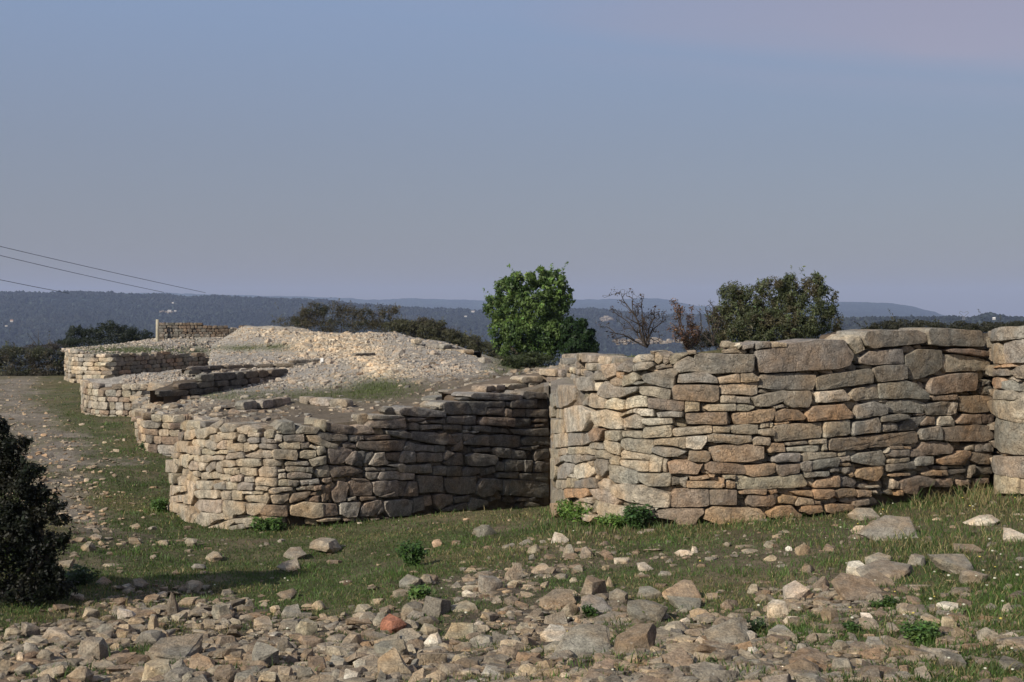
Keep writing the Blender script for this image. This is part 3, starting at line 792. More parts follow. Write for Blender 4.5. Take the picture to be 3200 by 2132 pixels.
TRACE_M = '''
@M 400 1280 3.92
740,140 870,145 865,235 750,235 720,190 t
880,150 940,160 935,215 880,220 d
1000,200 1140,125 1160,175 1100,235 1080,230 g
1120,230 1190,170 1320,185 1330,230 1280,275 1150,275 g
1330,230 1450,200 1580,240 1480,280 1450,310 1340,280 t
680,290 730,240 820,240 830,300 780,350 740,370 670,370 t
610,280 680,290 650,380 615,370 d
830,250 1000,210 1080,240 1070,290 1000,300 930,360 850,350 t
1000,320 1110,305 1140,370 1080,410 1000,385 t
1090,280 1150,275 1130,310 1090,305 t
1140,290 1300,280 1315,340 1290,370 1160,360 1135,330 t
1345,310 1410,310 1440,390 1390,405 1335,385 g
1470,290 1520,275 1600,290 1600,335 1470,335 t
1530,255 1590,250 1585,285 1535,280 t
1460,370 1500,345 1600,350 1610,400 1560,415 1480,410 g
1640,350 1690,345 1790,375 1820,410 1640,410 g
1670,280 1700,255 1790,260 1780,340 1700,360 1670,330 t
1800,320 1830,295 1895,310 1880,390 1810,390 w
1830,270 1880,265 1880,290 1830,290 t
1840,210 1900,160 2030,150 2050,220 2040,300 1900,295 1820,240 g
2060,270 2140,200 2340,230 2350,240 2300,300 2070,300 g
1910,320 2150,305 2155,395 1920,390 g
2190,320 2350,330 2400,370 2480,405 2580,430 2560,480 2450,470 2300,420 2210,390 t
2110,405 2220,400 2220,470 2130,480 d
565,420 620,385 740,400 720,510 640,520 550,510 t
760,400 780,370 920,370 930,430 910,470 830,450 770,430 t
720,450 830,450 880,480 870,555 800,550 720,520 t
940,390 1000,375 1080,420 1090,490 1010,490 930,450 g
1095,420 1150,380 1200,380 1190,480 1130,490 1090,470 t
1200,380 1290,375 1290,420 1370,410 1400,430 1400,510 1300,505 1200,485 t
1410,420 1480,405 1495,510 1410,520 t
1490,430 1580,430 1590,460 1550,500 1495,490 t
1605,430 1660,415 1820,430 1825,480 1760,485 1610,475 g
1850,440 1920,400 2100,395 2110,480 1900,485 t
890,500 920,480 1040,510 1055,540 1020,555 900,545 t
1060,530 1130,500 1215,500 1210,545 1070,550 t
1220,510 1280,490 1330,520 1230,530 g
1190,590 1220,540 1390,520 1415,590 1280,605 1200,610 g
1020,580 1100,565 1180,580 1160,620 1030,620 t
870,570 960,555 1020,580 1010,620 960,650 870,640 t
800,600 810,570 850,560 865,640 810,635 t
525,540 610,530 620,590 560,590 t
620,600 640,560 720,545 720,580 670,630 t
540,610 580,600 585,670 540,660 t
600,610 660,605 665,690 600,680 t
670,630 720,570 800,560 800,600 740,650 740,720 690,700 t
1420,570 1550,520 1600,495 1740,510 1755,590 1600,600 1460,590 t
1770,520 1800,490 2060,495 2080,550 2060,620 1800,605 1780,570 t
2110,530 2160,505 2310,510 2300,580 2200,605 2100,590 t
1320,625 1380,605 1600,610 1630,690 1500,705 1340,690 t
1655,620 1700,605 1880,615 1880,690 1660,695 t
1930,660 1960,635 2200,635 2210,690 1940,690 g
750,690 780,635 850,650 850,740 780,740 745,720 t
860,655 940,660 920,740 860,750 t
940,720 1000,650 1055,640 1050,720 990,765 945,760 g
1060,720 1080,650 1130,680 1145,780 1080,760 t
1110,640 1180,620 1280,630 1310,680 1250,705 1150,700 t
1155,725 1330,715 1300,800 1180,785 t
1380,720 1420,710 1570,725 1580,810 1440,805 1370,770 t
1310,760 1365,740 1360,800 1320,795 t
1600,740 1640,705 1800,705 1830,760 1810,825 1610,820 t
1840,740 1920,735 1925,755 1845,765 w
1940,710 2000,695 2200,710 2190,770 1950,760 g
1850,790 1930,775 1940,840 1850,845 w
1960,790 2050,770 2250,790 2240,840 1960,845 g
780,760 830,750 840,820 790,810 t
895,780 970,770 985,850 900,850 t
990,790 1040,765 1110,790 1110,840 1000,850 t
1120,840 1130,800 1220,795 1240,830 1230,875 1130,865 t
1250,830 1380,800 1405,820 1390,880 1270,885 t
1410,830 1530,820 1545,890 1420,890 g
1560,860 1590,830 1820,840 1830,900 1810,940 1570,925 t
1850,870 1900,860 2080,870 2090,920 2040,945 1850,930 t
2110,870 2330,850 2350,900 2120,920 g
700,800 780,790 810,860 800,910 700,850 t
590,840 640,810 690,840 690,930 600,930 t
570,950 680,935 690,1000 570,1020 t
700,870 780,890 810,930 800,1010 770,1160 740,1160 730,1000 w
830,880 1000,880 1030,930 1020,980 840,970 t
1050,920 1180,880 1190,980 1060,980 g
1190,890 1320,885 1335,980 1200,980 t
1345,920 1400,890 1460,900 1525,910 1525,990 1345,985 g
1560,960 1600,940 1710,955 1705,1000 1570,990 t
1730,990 1800,960 2010,950 2015,990 1800,1030 1740,1025 t
2060,960 2280,920 2300,960 2280,990 2070,985 t
2290,940 2390,930 2400,980 2290,990 g
810,1000 900,985 1100,990 1105,1090 960,1080 860,1090 810,1050 t
1120,1020 1160,1000 1240,1010 1240,1105 1130,1105 t
1260,1000 1390,995 1395,1110 1270,1105 t
1395,1005 1520,1010 1520,1040 1400,1035 w
1535,1005 1650,1010 1650,1040 1540,1040 t
1435,1060 1690,1030 1720,1090 1690,1155 1450,1120 t
1760,1070 1800,1045 1980,1025 1970,1110 1900,1160 1790,1150 t
490,780 570,790 560,900 500,900 t
480,620 530,640 580,700 560,770 480,760 t
500,930 560,940 560,1040 500,1060 t
520,1070 640,1050 650,1130 520,1150 t
650,1060 730,1030 730,1160 650,1150 t
790,1180 850,1110 1130,1110 1140,1270 1020,1260 880,1240 t
1150,1180 1170,1120 1260,1125 1370,1140 1430,1170 1420,1260 1370,1290 1280,1290 1270,1340 1170,1350 1160,1260 t
1440,1160 1600,1155 1680,1170 1600,1270 1540,1300 1460,1280 t
1610,1270 1700,1175 1940,1180 1950,1250 1950,1310 1640,1295 b
880,1260 1030,1270 1150,1270 1160,1340 1060,1360 990,1400 900,1320 t
770,1290 840,1285 990,1400 960,1430 850,1440 745,1420 t
480,1180 560,1140 700,1190 700,1240 600,1260 470,1240 t
600,1260 740,1240 750,1300 730,1440 620,1440 550,1360 t
930,1460 1280,1340 1320,1360 1180,1490 1050,1500 t
1300,1350 1620,1320 1630,1440 1440,1440 1400,1390 1320,1400 t
1650,1310 1830,1320 1840,1420 1750,1500 1680,1470 t
1200,1440 1330,1420 1330,1480 1220,1500 t
1340,1410 1430,1400 1430,1460 1350,1470 g
@M 900 1260 3.92
400,210 460,205 475,280 450,350 395,290 t
480,240 800,290 785,380 640,370 470,340 460,290 b
800,360 830,285 920,270 1030,310 1060,370 1000,380 810,382 o
980,290 1050,215 1250,205 1420,180 1430,240 1440,290 1300,310 1020,300 b
1030,200 1040,150 1380,150 1420,170 1240,200 g
1360,100 1420,60 1490,65 1490,150 1380,140 g
1500,70 1560,45 1750,80 1920,110 1920,165 1700,170 1500,150 g
355,380 400,355 720,385 725,450 680,470 500,460 420,440 d
755,395 860,395 865,470 755,470 g
870,390 930,400 930,450 870,455 d
940,400 1250,390 1260,440 960,455 b
670,500 740,475 830,510 840,555 690,545 b
845,540 860,470 1150,470 1440,455 1390,580 1100,580 880,560 b
1200,340 1400,340 1500,370 1510,430 1380,420 1220,385 d
1460,190 1600,180 1700,190 1600,225 1480,225 d
1500,250 1560,235 1610,260 1600,330 1500,320 g
1630,240 1680,215 1710,245 1640,250 g
1620,270 1880,265 1890,310 1640,330 g
1730,220 1920,195 1930,250 1740,240 d
1520,350 1700,360 1940,370 1950,480 1900,510 1700,480 1530,450 d
250,540 290,510 360,545 350,570 t
360,560 390,535 450,535 470,600 380,640 360,610 t
265,690 460,645 465,745 310,775 t
160,610 180,590 345,580 340,640 200,680 160,650 t
490,600 510,545 640,545 800,570 700,720 640,750 520,735 b
700,700 790,600 840,590 850,700 770,760 720,740 b
790,700 870,600 910,700 910,770 790,765 d
950,620 1040,600 1050,650 1000,710 940,740 930,690 d
860,600 950,590 940,690 910,700 d
1000,750 1070,620 1180,610 1190,690 1230,720 1220,750 1050,770 t
1200,620 1370,605 1340,710 1210,690 b
1410,560 1460,470 1550,500 1540,580 1430,585 g
1380,640 1410,595 1550,600 1560,720 1380,730 1365,700 g
1560,540 1580,505 1790,525 1790,595 1570,590 g
1800,520 1920,520 1920,595 1800,600 d
1585,620 1640,605 1890,610 1890,715 1590,720 b
0,730 120,715 250,720 250,765 10,765 g
10,800 150,785 230,795 220,850 20,840 g
240,790 300,790 310,860 230,840 d
10,860 60,850 230,860 220,920 30,925 g
330,860 400,790 500,765 520,840 510,900 380,910 t
530,770 800,780 930,830 920,850 700,900 550,910 530,850 b
950,790 1130,795 1130,830 960,830 g
1145,800 1190,800 1185,830 1145,830 t
1200,790 1340,795 1330,820 1210,820 g
1200,760 1400,745 1440,760 1430,850 1370,840 1340,790 t
1440,770 1740,750 1760,850 1600,855 1440,850 d
960,850 1120,845 1090,930 1010,940 970,900 g
1100,920 1140,850 1250,835 1370,840 1370,935 1120,938 t
1380,860 1440,860 1540,865 1530,930 1380,940 t
0,950 130,950 100,1020 0,1010 g
140,970 240,950 250,990 170,1010 g
250,960 380,940 380,990 260,1000 g
440,930 540,910 545,960 480,985 445,970 t
110,1060 150,1020 330,1005 320,1070 120,1070 b
330,1020 410,1005 410,1060 330,1070 b
0,1050 50,1040 60,1070 0,1085 t
30,1180 70,1110 280,1085 260,1130 180,1180 30,1225 b
265,1110 350,1095 350,1130 270,1130 b
260,1170 340,1140 385,1140 380,1210 270,1205 b
440,1020 520,1000 525,1080 500,1180 430,1210 430,1100 b
540,1080 610,1020 620,960 730,980 740,1030 700,1190 590,1215 545,1150 b
740,970 790,940 1010,970 1035,1000 1035,1130 780,1140 760,1060 b
780,920 960,930 1010,960 800,945 b
1050,970 1200,955 1345,955 1345,1130 1300,1080 1110,1140 1055,1080 b
1120,1145 1300,1085 1345,1140 1200,1158 b
1360,960 1470,960 1420,1140 1360,1140 d
1425,1140 1490,965 1570,965 1585,1140 b
1590,890 1890,900 1895,1090 1620,1100 d
730,1170 830,1145 830,1180 740,1200 t
890,1150 1070,1150 1080,1180 900,1200 b
30,1320 50,1260 200,1215 430,1230 430,1390 300,1410 40,1375 t
440,1230 600,1240 615,1370 440,1390 b
640,1220 890,1220 880,1260 840,1390 720,1400 640,1360 t
900,1280 960,1220 1100,1190 1150,1200 1130,1320 1040,1380 890,1390 b
1180,1230 1230,1195 1440,1180 1530,1200 1500,1380 1250,1390 1190,1310 g
1545,1180 1670,1150 1670,1300 1540,1350 d
1680,1140 1760,1130 1770,1250 1680,1260 b
1130,1200 1170,1250 1180,1330 1100,1370 d
350,1440 480,1410 650,1410 640,1440 400,1460 t
690,1420 800,1415 800,1445 700,1445 o
1020,1420 1110,1415 1100,1440 1030,1440 o
1200,1400 1380,1410 1300,1430 1210,1430 o
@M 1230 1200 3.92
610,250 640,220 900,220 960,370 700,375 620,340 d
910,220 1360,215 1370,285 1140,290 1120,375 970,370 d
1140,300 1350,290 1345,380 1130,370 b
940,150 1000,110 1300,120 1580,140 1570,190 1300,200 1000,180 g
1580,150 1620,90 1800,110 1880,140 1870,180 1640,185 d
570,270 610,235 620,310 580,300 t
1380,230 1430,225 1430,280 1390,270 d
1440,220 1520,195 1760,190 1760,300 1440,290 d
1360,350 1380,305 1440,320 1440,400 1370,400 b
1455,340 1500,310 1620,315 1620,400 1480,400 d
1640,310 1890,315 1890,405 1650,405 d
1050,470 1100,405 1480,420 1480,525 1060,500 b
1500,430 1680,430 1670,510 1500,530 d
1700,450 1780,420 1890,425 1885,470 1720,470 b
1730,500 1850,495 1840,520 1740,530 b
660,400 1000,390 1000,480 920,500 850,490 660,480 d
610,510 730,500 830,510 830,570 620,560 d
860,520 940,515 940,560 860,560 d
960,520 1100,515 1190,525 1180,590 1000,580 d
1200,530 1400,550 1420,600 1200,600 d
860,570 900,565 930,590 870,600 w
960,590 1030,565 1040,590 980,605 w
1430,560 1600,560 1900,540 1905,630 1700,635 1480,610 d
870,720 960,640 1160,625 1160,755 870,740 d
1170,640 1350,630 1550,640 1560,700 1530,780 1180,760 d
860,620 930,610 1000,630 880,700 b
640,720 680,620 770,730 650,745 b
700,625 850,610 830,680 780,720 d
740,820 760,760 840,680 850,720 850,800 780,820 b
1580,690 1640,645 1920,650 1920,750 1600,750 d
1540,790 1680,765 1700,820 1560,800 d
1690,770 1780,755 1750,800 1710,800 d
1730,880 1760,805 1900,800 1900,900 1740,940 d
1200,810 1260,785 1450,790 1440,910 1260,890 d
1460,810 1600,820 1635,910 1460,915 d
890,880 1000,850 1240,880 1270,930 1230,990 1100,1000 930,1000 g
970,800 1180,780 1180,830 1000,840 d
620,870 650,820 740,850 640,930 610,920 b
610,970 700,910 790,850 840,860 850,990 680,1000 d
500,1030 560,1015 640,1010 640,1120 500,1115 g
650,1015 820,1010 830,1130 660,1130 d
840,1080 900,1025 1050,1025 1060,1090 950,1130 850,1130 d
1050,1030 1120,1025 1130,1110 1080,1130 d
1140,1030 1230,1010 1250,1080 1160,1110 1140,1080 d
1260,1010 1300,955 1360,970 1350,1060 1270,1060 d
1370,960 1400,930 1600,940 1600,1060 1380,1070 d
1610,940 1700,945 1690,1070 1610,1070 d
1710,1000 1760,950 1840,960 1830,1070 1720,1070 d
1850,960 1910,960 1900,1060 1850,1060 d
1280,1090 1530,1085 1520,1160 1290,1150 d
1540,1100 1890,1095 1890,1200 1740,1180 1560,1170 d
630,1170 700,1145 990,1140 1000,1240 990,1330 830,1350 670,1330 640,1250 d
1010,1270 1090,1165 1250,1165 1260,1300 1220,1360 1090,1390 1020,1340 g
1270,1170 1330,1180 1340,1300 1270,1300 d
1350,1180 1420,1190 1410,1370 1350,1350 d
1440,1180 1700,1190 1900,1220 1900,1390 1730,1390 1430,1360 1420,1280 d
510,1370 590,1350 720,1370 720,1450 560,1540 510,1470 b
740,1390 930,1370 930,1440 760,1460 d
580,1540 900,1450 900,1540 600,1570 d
920,1490 960,1400 1150,1430 1170,1470 1000,1540 920,1540 g
1520,1430 1560,1395 1690,1400 1740,1390 1740,1430 1540,1440 d
1200,1380 1240,1390 1260,1420 1200,1440 d
1620,1500 1660,1430 1800,1480 1780,1510 t
'''
ROCKS = '''
1518 1657 80 44 d p | dark pointed stone standing in the grass; before the centre tower
1013 1711 100 40 g b | grey squared block; lying in the grass below the centre tower
920 1738 74 18 g s | thin grey slab; touching the left of the grey squared block
901 1771 80 28 t s | narrow tan slab; lying alone in the grass at centre left
1366 1696 34 28 o l | small orange-tan lump; in the grass beside the dark green weed
1223 1949 84 62 r s | reddish flat slab; propped up in the middle of the rubble
1195 1935 60 46 g b |
1368 1892 100 76 d b | large dark boulder; at the upper edge of the rubble
1293 1906 75 45 g s |
1452 1897 95 32 t s | low tan slab; right of the large dark boulder
1532 1822 80 60 g b | grey block; at the top of the rubble ridge
1606 1785 58 68 g p | upright grey stone; highest on the rubble ridge
1690 1775 60 30 t s |
1466 1852 42 28 w l |
1280 1827 70 32 g s |
1331 1813 46 32 d l |
1134 1902 58 28 t s |
1140 1934 90 44 g b |
1275 2002 80 30 g s | bluish grey slab; just below the reddish flat slab
1219 2037 120 44 g s | long grey slab; with a dark end in the lower rubble
1350 2008 60 50 w l | knobbly cream stone; at the edge of the lower grass patch
1390 2022 50 34 t l |
1436 2060 54 38 t b | yellowish tan stone; tilted in the lower rubble
1219 2089 114 80 t s | big tan slab tilted with a shaded end; at the bottom centre
952 2112 66 44 d b | dark angular block; on the bottom edge of the picture
1048 2112 52 34 d l | dark rounded stone; on the bottom edge beside the dark block
1588 2037 76 52 g b | grey cracked stone; left of the lower flat slabs
1679 2035 48 28 g l |
1508 2000 85 44 g l | rough grey stone; half sunk in the lower grass
1499 1953 38 28 w l |
1438 1986 108 22 t s |
821 1949 66 42 g s |
854 1907 38 24 w l |
772 1890 33 28 d p |
882 2018 54 50 d l |
1097 2005 70 50 g b |
2172 1716 24 28 W l | small bright white stone; standing in the grass before the right tower
1752 1677 56 44 w b | cream-topped stump of stone; in bright grass at the left foot of the right tower
1783 1718 46 44 g p | left one of two upright grey stones; beyond the rubble ridge
1833 1724 52 42 g p | right one of two upright grey stones; beyond the rubble ridge
1857 1830 86 80 b b | leaning brown slab; rising above the pale flat slab
1908 1816 26 42 t p |
1869 1893 112 58 g s | pale grey flat slab; lying under the leaning brown slab
1938 1863 64 58 g l | rounded grey boulder; right of the leaning brown slab
2016 1853 98 36 g s | flat-topped grey slab; right of the rounded boulder
1748 1877 116 44 b s | mauve brown slab; left of the pale flat slab
1781 1904 62 46 g b | grey stone; carrying a small bright orange chip
1781 1893 17 17 O l | small bright orange chip; on a grey stone
1805 1941 28 32 o p | small orange triangular stone; below the orange chip
2030 1911 132 58 d s | long dark slab; sloping up to the right in the right rubble
2160 1869 150 28 o s | thin orange-edged plate; behind the long dark slab
2140 1888 112 36 g s |
2284 1887 58 44 b b |
2190 1919 60 34 o b | orange broken stone; right of the long dark slab
2141 1939 38 28 w l |
1865 1974 74 48 g p |
1990 1992 150 105 b s | huge brown slab; flat in the middle of the right rubble
2107 1963 102 44 t l | domed tan stone; right of the huge brown slab
2137 2004 62 30 t s |
2341 1988 64 36 w l | smooth cream round stone; on a broad grey slab
2297 1994 150 50 g s | broad grey slab; under the cream round stone
2435 1903 66 68 w b | tan squared block standing on end; in the right rubble
2381 1869 44 30 g l |
1740 1984 96 40 w s | cream flat stone; at the left of the right rubble
1752 2024 106 40 g l |
1841 2032 190 28 g s | long low grey slab; near the bottom of the right rubble
1897 2058 80 20 o s | yellow-edged thin slab; resting on a brown block near the bottom
1897 2082 74 34 b b | brown block; under the yellow-edged slab
1800 2100 38 26 g l |
1772 2112 45 24 w l |
2055 2068 56 26 g l |
2135 2064 40 26 t l |
2224 2108 106 34 g s | grey layered slab; at the bottom right of centre
2361 2112 56 40 g b |
2359 2032 34 34 w b |
2450 2085 20 14 W l | small white stone; low in the right grass
2690 1774 72 60 w s | pale grey smooth slab; at the left of the big slab pile
2755 1748 98 40 g s | flat grey slab; on top of the big slab pile
2775 1782 190 54 g s | broad grey slab; in the middle of the big slab pile
2755 1814 106 38 d s | dark shaded block; under the big slab pile
2888 1750 72 42 g b | grey stone; at the right end of the big slab pile
3008 1760 140 56 g s | leaning grey slab; alone in the grass right of the slab pile
3053 1803 86 44 g l | rounded grey stone; below the leaning slab
2573 1822 54 56 b b | mauve upright block; left of the big slab pile
2650 1822 66 42 g b |
2500 1850 90 52 w s | whitish broad stone; left of the mauve upright block
2690 1847 150 50 b s | broad brown slab; in front of the big slab pile
2740 1868 60 44 g l |
2722 1947 60 44 g b | grey stone with a white chip on top; below the slab pile
2718 1930 34 16 W s | white chip; on the grey stone below the slab pile
2972 1948 46 54 t b | tan split stone; in the lower right grass
3101 1978 72 44 g p | pale grey angular stone; near the right edge of the lower grass
3165 1988 60 28 w l |
3020 1980 80 50 b b |
2642 2074 74 54 g b | grey tilted block; alone at the bottom right
2476 1947 46 18 w s |
2456 1984 92 50 g s |
2517 2020 54 30 g l |
2634 2020 50 50 g l |
2597 1920 62 54 b b |
2690 1653 56 30 w l | rough whitish stone; in the grass before the right tower
2750 1655 50 20 W s | long white chip; beside the rough whitish stone
2820 1668 190 28 g s | long low slab; half hidden in the upper right grass
2517 1716 52 38 o p | pointed orange-brown stone; in the right grass
2468 1713 22 20 W l | little white stone; left of the pointed orange-brown stone
2702 1603 96 46 g l | grey boulder; half buried at the foot of the right tower
3174 1669 72 54 w s | whitish slanting slab; at the right edge
3080 1625 110 34 w l | pale flowery stone; in tall grass at upper right
2527 1775 46 32 g l |
531 1890 46 72 d p | dark pointed stone standing up; at the upper left edge of the rubble
664 1742 54 28 t s | tan slab; at the tip of the bush shadow
616 1773 46 22 g l | bluish grey stone; at the tip of the bush shadow
690 1914 68 52 g b | pale grey boulder; at the upper edge of the left rubble
470 1951 34 58 t b | upright squared tan stone; in the left rubble
281 2037 100 80 g b | big grey block; in the lower left rubble
84 1970 62 45 g b | grey block; near the left edge below the bush
461 1998 86 46 g b |
545 2043 160 56 g s | wide grey slab; in the lower left rubble
478 2094 106 80 t s | tan and grey slab; near the bottom at lower left
619 2082 86 40 o s | orange slab; near the bottom at lower left
540 2086 72 40 g s |
239 2112 86 52 g l |
135 2054 54 46 g p |
382 1922 62 34 w l | whitish stone; below the shaded grass at left
422 1947 52 36 t l |
320 1968 60 40 g b |
'''
# ------------------------------------------------------------------ the big walls
def root_at(name, px, py, d, label, cat, group=None):
    o = empty(name, (0, 0, 0)); tag(o, label, cat, group); return o
TOWER_G = "round drystone towers of the rampart"
wr = root_at("stone_wall", 2150, 1655, 15, "large drystone tower wall of tan and grey blocks with huge capstones, in the right half", "stone wall", TOWER_G)
traced_wall(wr, CR, parse(TRACE_R), (1718, 3126), .8, 100, 't')
wt = root_at("stone_wall", 3150, 1540, 16, "pale drystone tower of very large blocks cut off by the right edge", "stone wall", TOWER_G)
traced_wall(wt, CT_, parse(TRACE_T), (3093, 3240), .8, 100, 't')
wm = root_at("stone_wall", 850, 1655, 19, "rounded drystone tower wall with sunlit left curve and dark shaded right flank, at centre", "stone wall", TOWER_G)
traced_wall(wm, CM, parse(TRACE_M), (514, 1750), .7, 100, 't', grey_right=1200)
# lower towers further along
C3 = Curve([(423, 31.0), (428, 30.0), (440, 29.4), (465, 29.0), (545, 28.7), (660, 29.2)])
w3 = root_at("stone_wall", 440, 1400, 29, "low pale drystone tower showing just left of the rounded centre tower", "stone wall", TOWER_G)
course_wall(w3, C3, [(424, 1306, 1398), (500, 1306, 1410), (560, 1300, 1420), (655, 1300, 1420)], (.13, .24), (.22, .55), 'gttb', n=26)
C4 = Curve([(250, 40.0), (255, 38.8), (268, 38.0), (310, 37.4), (430, 37.0), (560, 38.0)])
w4 = root_at("stone_wall", 260, 1290, 38, "crumbling low tower wall of rough pink and grey rubble beside the grass track", "stone wall", TOWER_G)
course_wall(w4, C4, [(251, 1203, 1285), (300, 1203, 1303), (430, 1203, 1305), (470, 1215, 1306), (555, 1250, 1306)], (.12, .26), (.18, .5), 'gtttbw', n=22, top_jit=.1)
C5 = Curve([(200, 60.0), (204, 58.3), (216, 57.2), (255, 56.4), (340, 56.0), (420, 57.6), (520, 60.2), (645, 64.0)])
w5 = root_at("stone_wall", 210, 1195, 57, "farthest drystone tower with bright squared blocks at left and a dark shaded right side", "stone wall", TOWER_G)
course_wall(w5, C5, [(201, 1095, 1197), (260, 1098, 1197), (345, 1108, 1190), (420, 1106, 1183), (520, 1104, 1172), (645, 1112, 1158)], (.13, .24), (.3, .9), 'gttw', n=18, depth=.3, dark_from=352, dark='dddb')  # darker stone tones on the right side put its shade into the colour
# inner wall stubs
CI = Curve([(500, 34.2), (600, 35.0), (690, 36.2), (780, 37.4), (880, 38.9)])
wi = root_at("wall_stub", 780, 1218, 37, "dark shaded stub of inner wall in front of the gravel mound", "wall stub")
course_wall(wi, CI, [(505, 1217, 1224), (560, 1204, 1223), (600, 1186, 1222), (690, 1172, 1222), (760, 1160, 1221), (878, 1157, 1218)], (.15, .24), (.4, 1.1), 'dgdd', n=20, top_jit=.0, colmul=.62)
CI2 = Curve([(560, 38.6), (680, 40.0), (820, 41.2), (960, 42.0), (1050, 42.6), (1160, 44.0)])
wi2 = root_at("wall_stub", 900, 1145, 41, "long thin dark edge of buried wall crossing the gravel at the foot of the mound", "wall stub")
course_wall(wi2, CI2, [(600, 1150, 1160), (680, 1140, 1155), (818, 1136, 1151), (967, 1130, 1144), (1052, 1122, 1142), (1158, 1110, 1130)], (.1, .18), (.3, .8), 'dgdd', n=16, top_jit=.04, colmul=.8)
CI3 = Curve([(755, 24.2), (840, 24.9), (925, 25.9), (960, 25.5), (1070, 25.0)])
wi3 = root_at("wall_stub", 930, 1297, 25, "two-course inner wall stub, dark at left and pale at right, behind the centre tower", "wall stub")
course_wall(wi3, CI3, [(765, 1266, 1300), (830, 1258, 1299), (925, 1246, 1297), (1020, 1249, 1296), (1068, 1262, 1296)], (.15, .19), (.35, .6), 'gtgg', n=26, top_jit=.02)
CI4 = Curve([(1460, 23.6), (1580, 24.6), (1700, 25.3), (1740, 25.0), (1800, 22.6), (1970, 19.4)])
wi4 = root_at("wall_stub", 1800, 1120, 20, "stepped grey curtain wall remains running back behind the large right tower", "wall stub")
course_wall(wi4, CI4, [(1470, 1226, 1240), (1540, 1203, 1226), (1620, 1178, 1216), (1700, 1160, 1215), (1800, 1128, 1215), (1960, 1116, 1200)], (.1, .17), (.3, .62), 'ggdt', n=28, top_jit=.08, thick=.7, depth=.34)
CI5 = Curve([(1300, 24.4), (1440, 26.2), (1560, 27.6), (1640, 28.4)])
wi5 = root_at("wall_stub", 1400, 1260, 24, "slanting line of dark edging slabs on top of the centre tower", "wall stub")
course_wall(wi5, CI5, [(1312, 1262, 1270), (1400, 1226, 1244), (1520, 1198, 1214), (1600, 1188, 1206)], (.09, .14), (.4, .8), 'dgg', n=26, top_jit=.02, depth=.35, core=False)
CI6 = Curve([(1735, 27.0), (1800, 26.4), (1910, 26.2)])
wi6 = root_at("wall_stub", 1800, 1115, 25, "short flat-topped wall stub below the green tree", "wall stub")
course_wall(wi6, CI6, [(1768, 1111, 1132), (1830, 1108, 1132), (1908, 1112, 1130)], (.12, .15), (.35, .6), 'gdt', n=24, top_jit=.0, depth=.35)
CI7 = Curve([(1300, 46.0), (1350, 46.2), (1400, 45.6), (1455, 44.5)])
wi7 = root_at("wall_stub", 1390, 1100, 45, "broken ledge of pale blocks on the right shoulder of the gravel mound", "wall stub")
course_wall(wi7, CI7, [(1305, 1068, 1086), (1340, 1072, 1094), (1400, 1086, 1112), (1450, 1094, 1122)], (.12, .24), (.25, .7), 'tgtw', n=18, top_jit=.1, depth=.4)
# far rubble wall with post
CF = Curve([(485, 67.0), (492, 66.2), (560, 66.0), (700, 66.3), (800, 67)])
wf = root_at("rubble_wall", 560, 1050, 65, "far brown rubble wall with a straight left end on the skyline of the mound", "rubble wall")
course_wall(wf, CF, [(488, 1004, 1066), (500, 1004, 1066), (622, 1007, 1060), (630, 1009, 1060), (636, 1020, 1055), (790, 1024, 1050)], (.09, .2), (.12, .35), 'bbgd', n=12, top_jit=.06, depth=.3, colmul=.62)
def post(px, py0, py1, d, w, name, label, cat, col):
    a = P(px, py1, d); b = P(px, py0, d); A = Acc()
    V, f = tube([a - (0, 0, .3), a, a * .5 + b * .5, b, b + (0, 0, .01)], [w, w, w * .95, w * .9, .001], 8); A.add(V, f4=f, col=col)
    o = A.build(name, MB, None, True, tuple(a)); tag(o, label, cat); return o
post(492, 999, 1066, 65.6, .09, "wooden_post", "pale wooden post at the left end of the far rubble wall", "post", (.36, .33, .25))
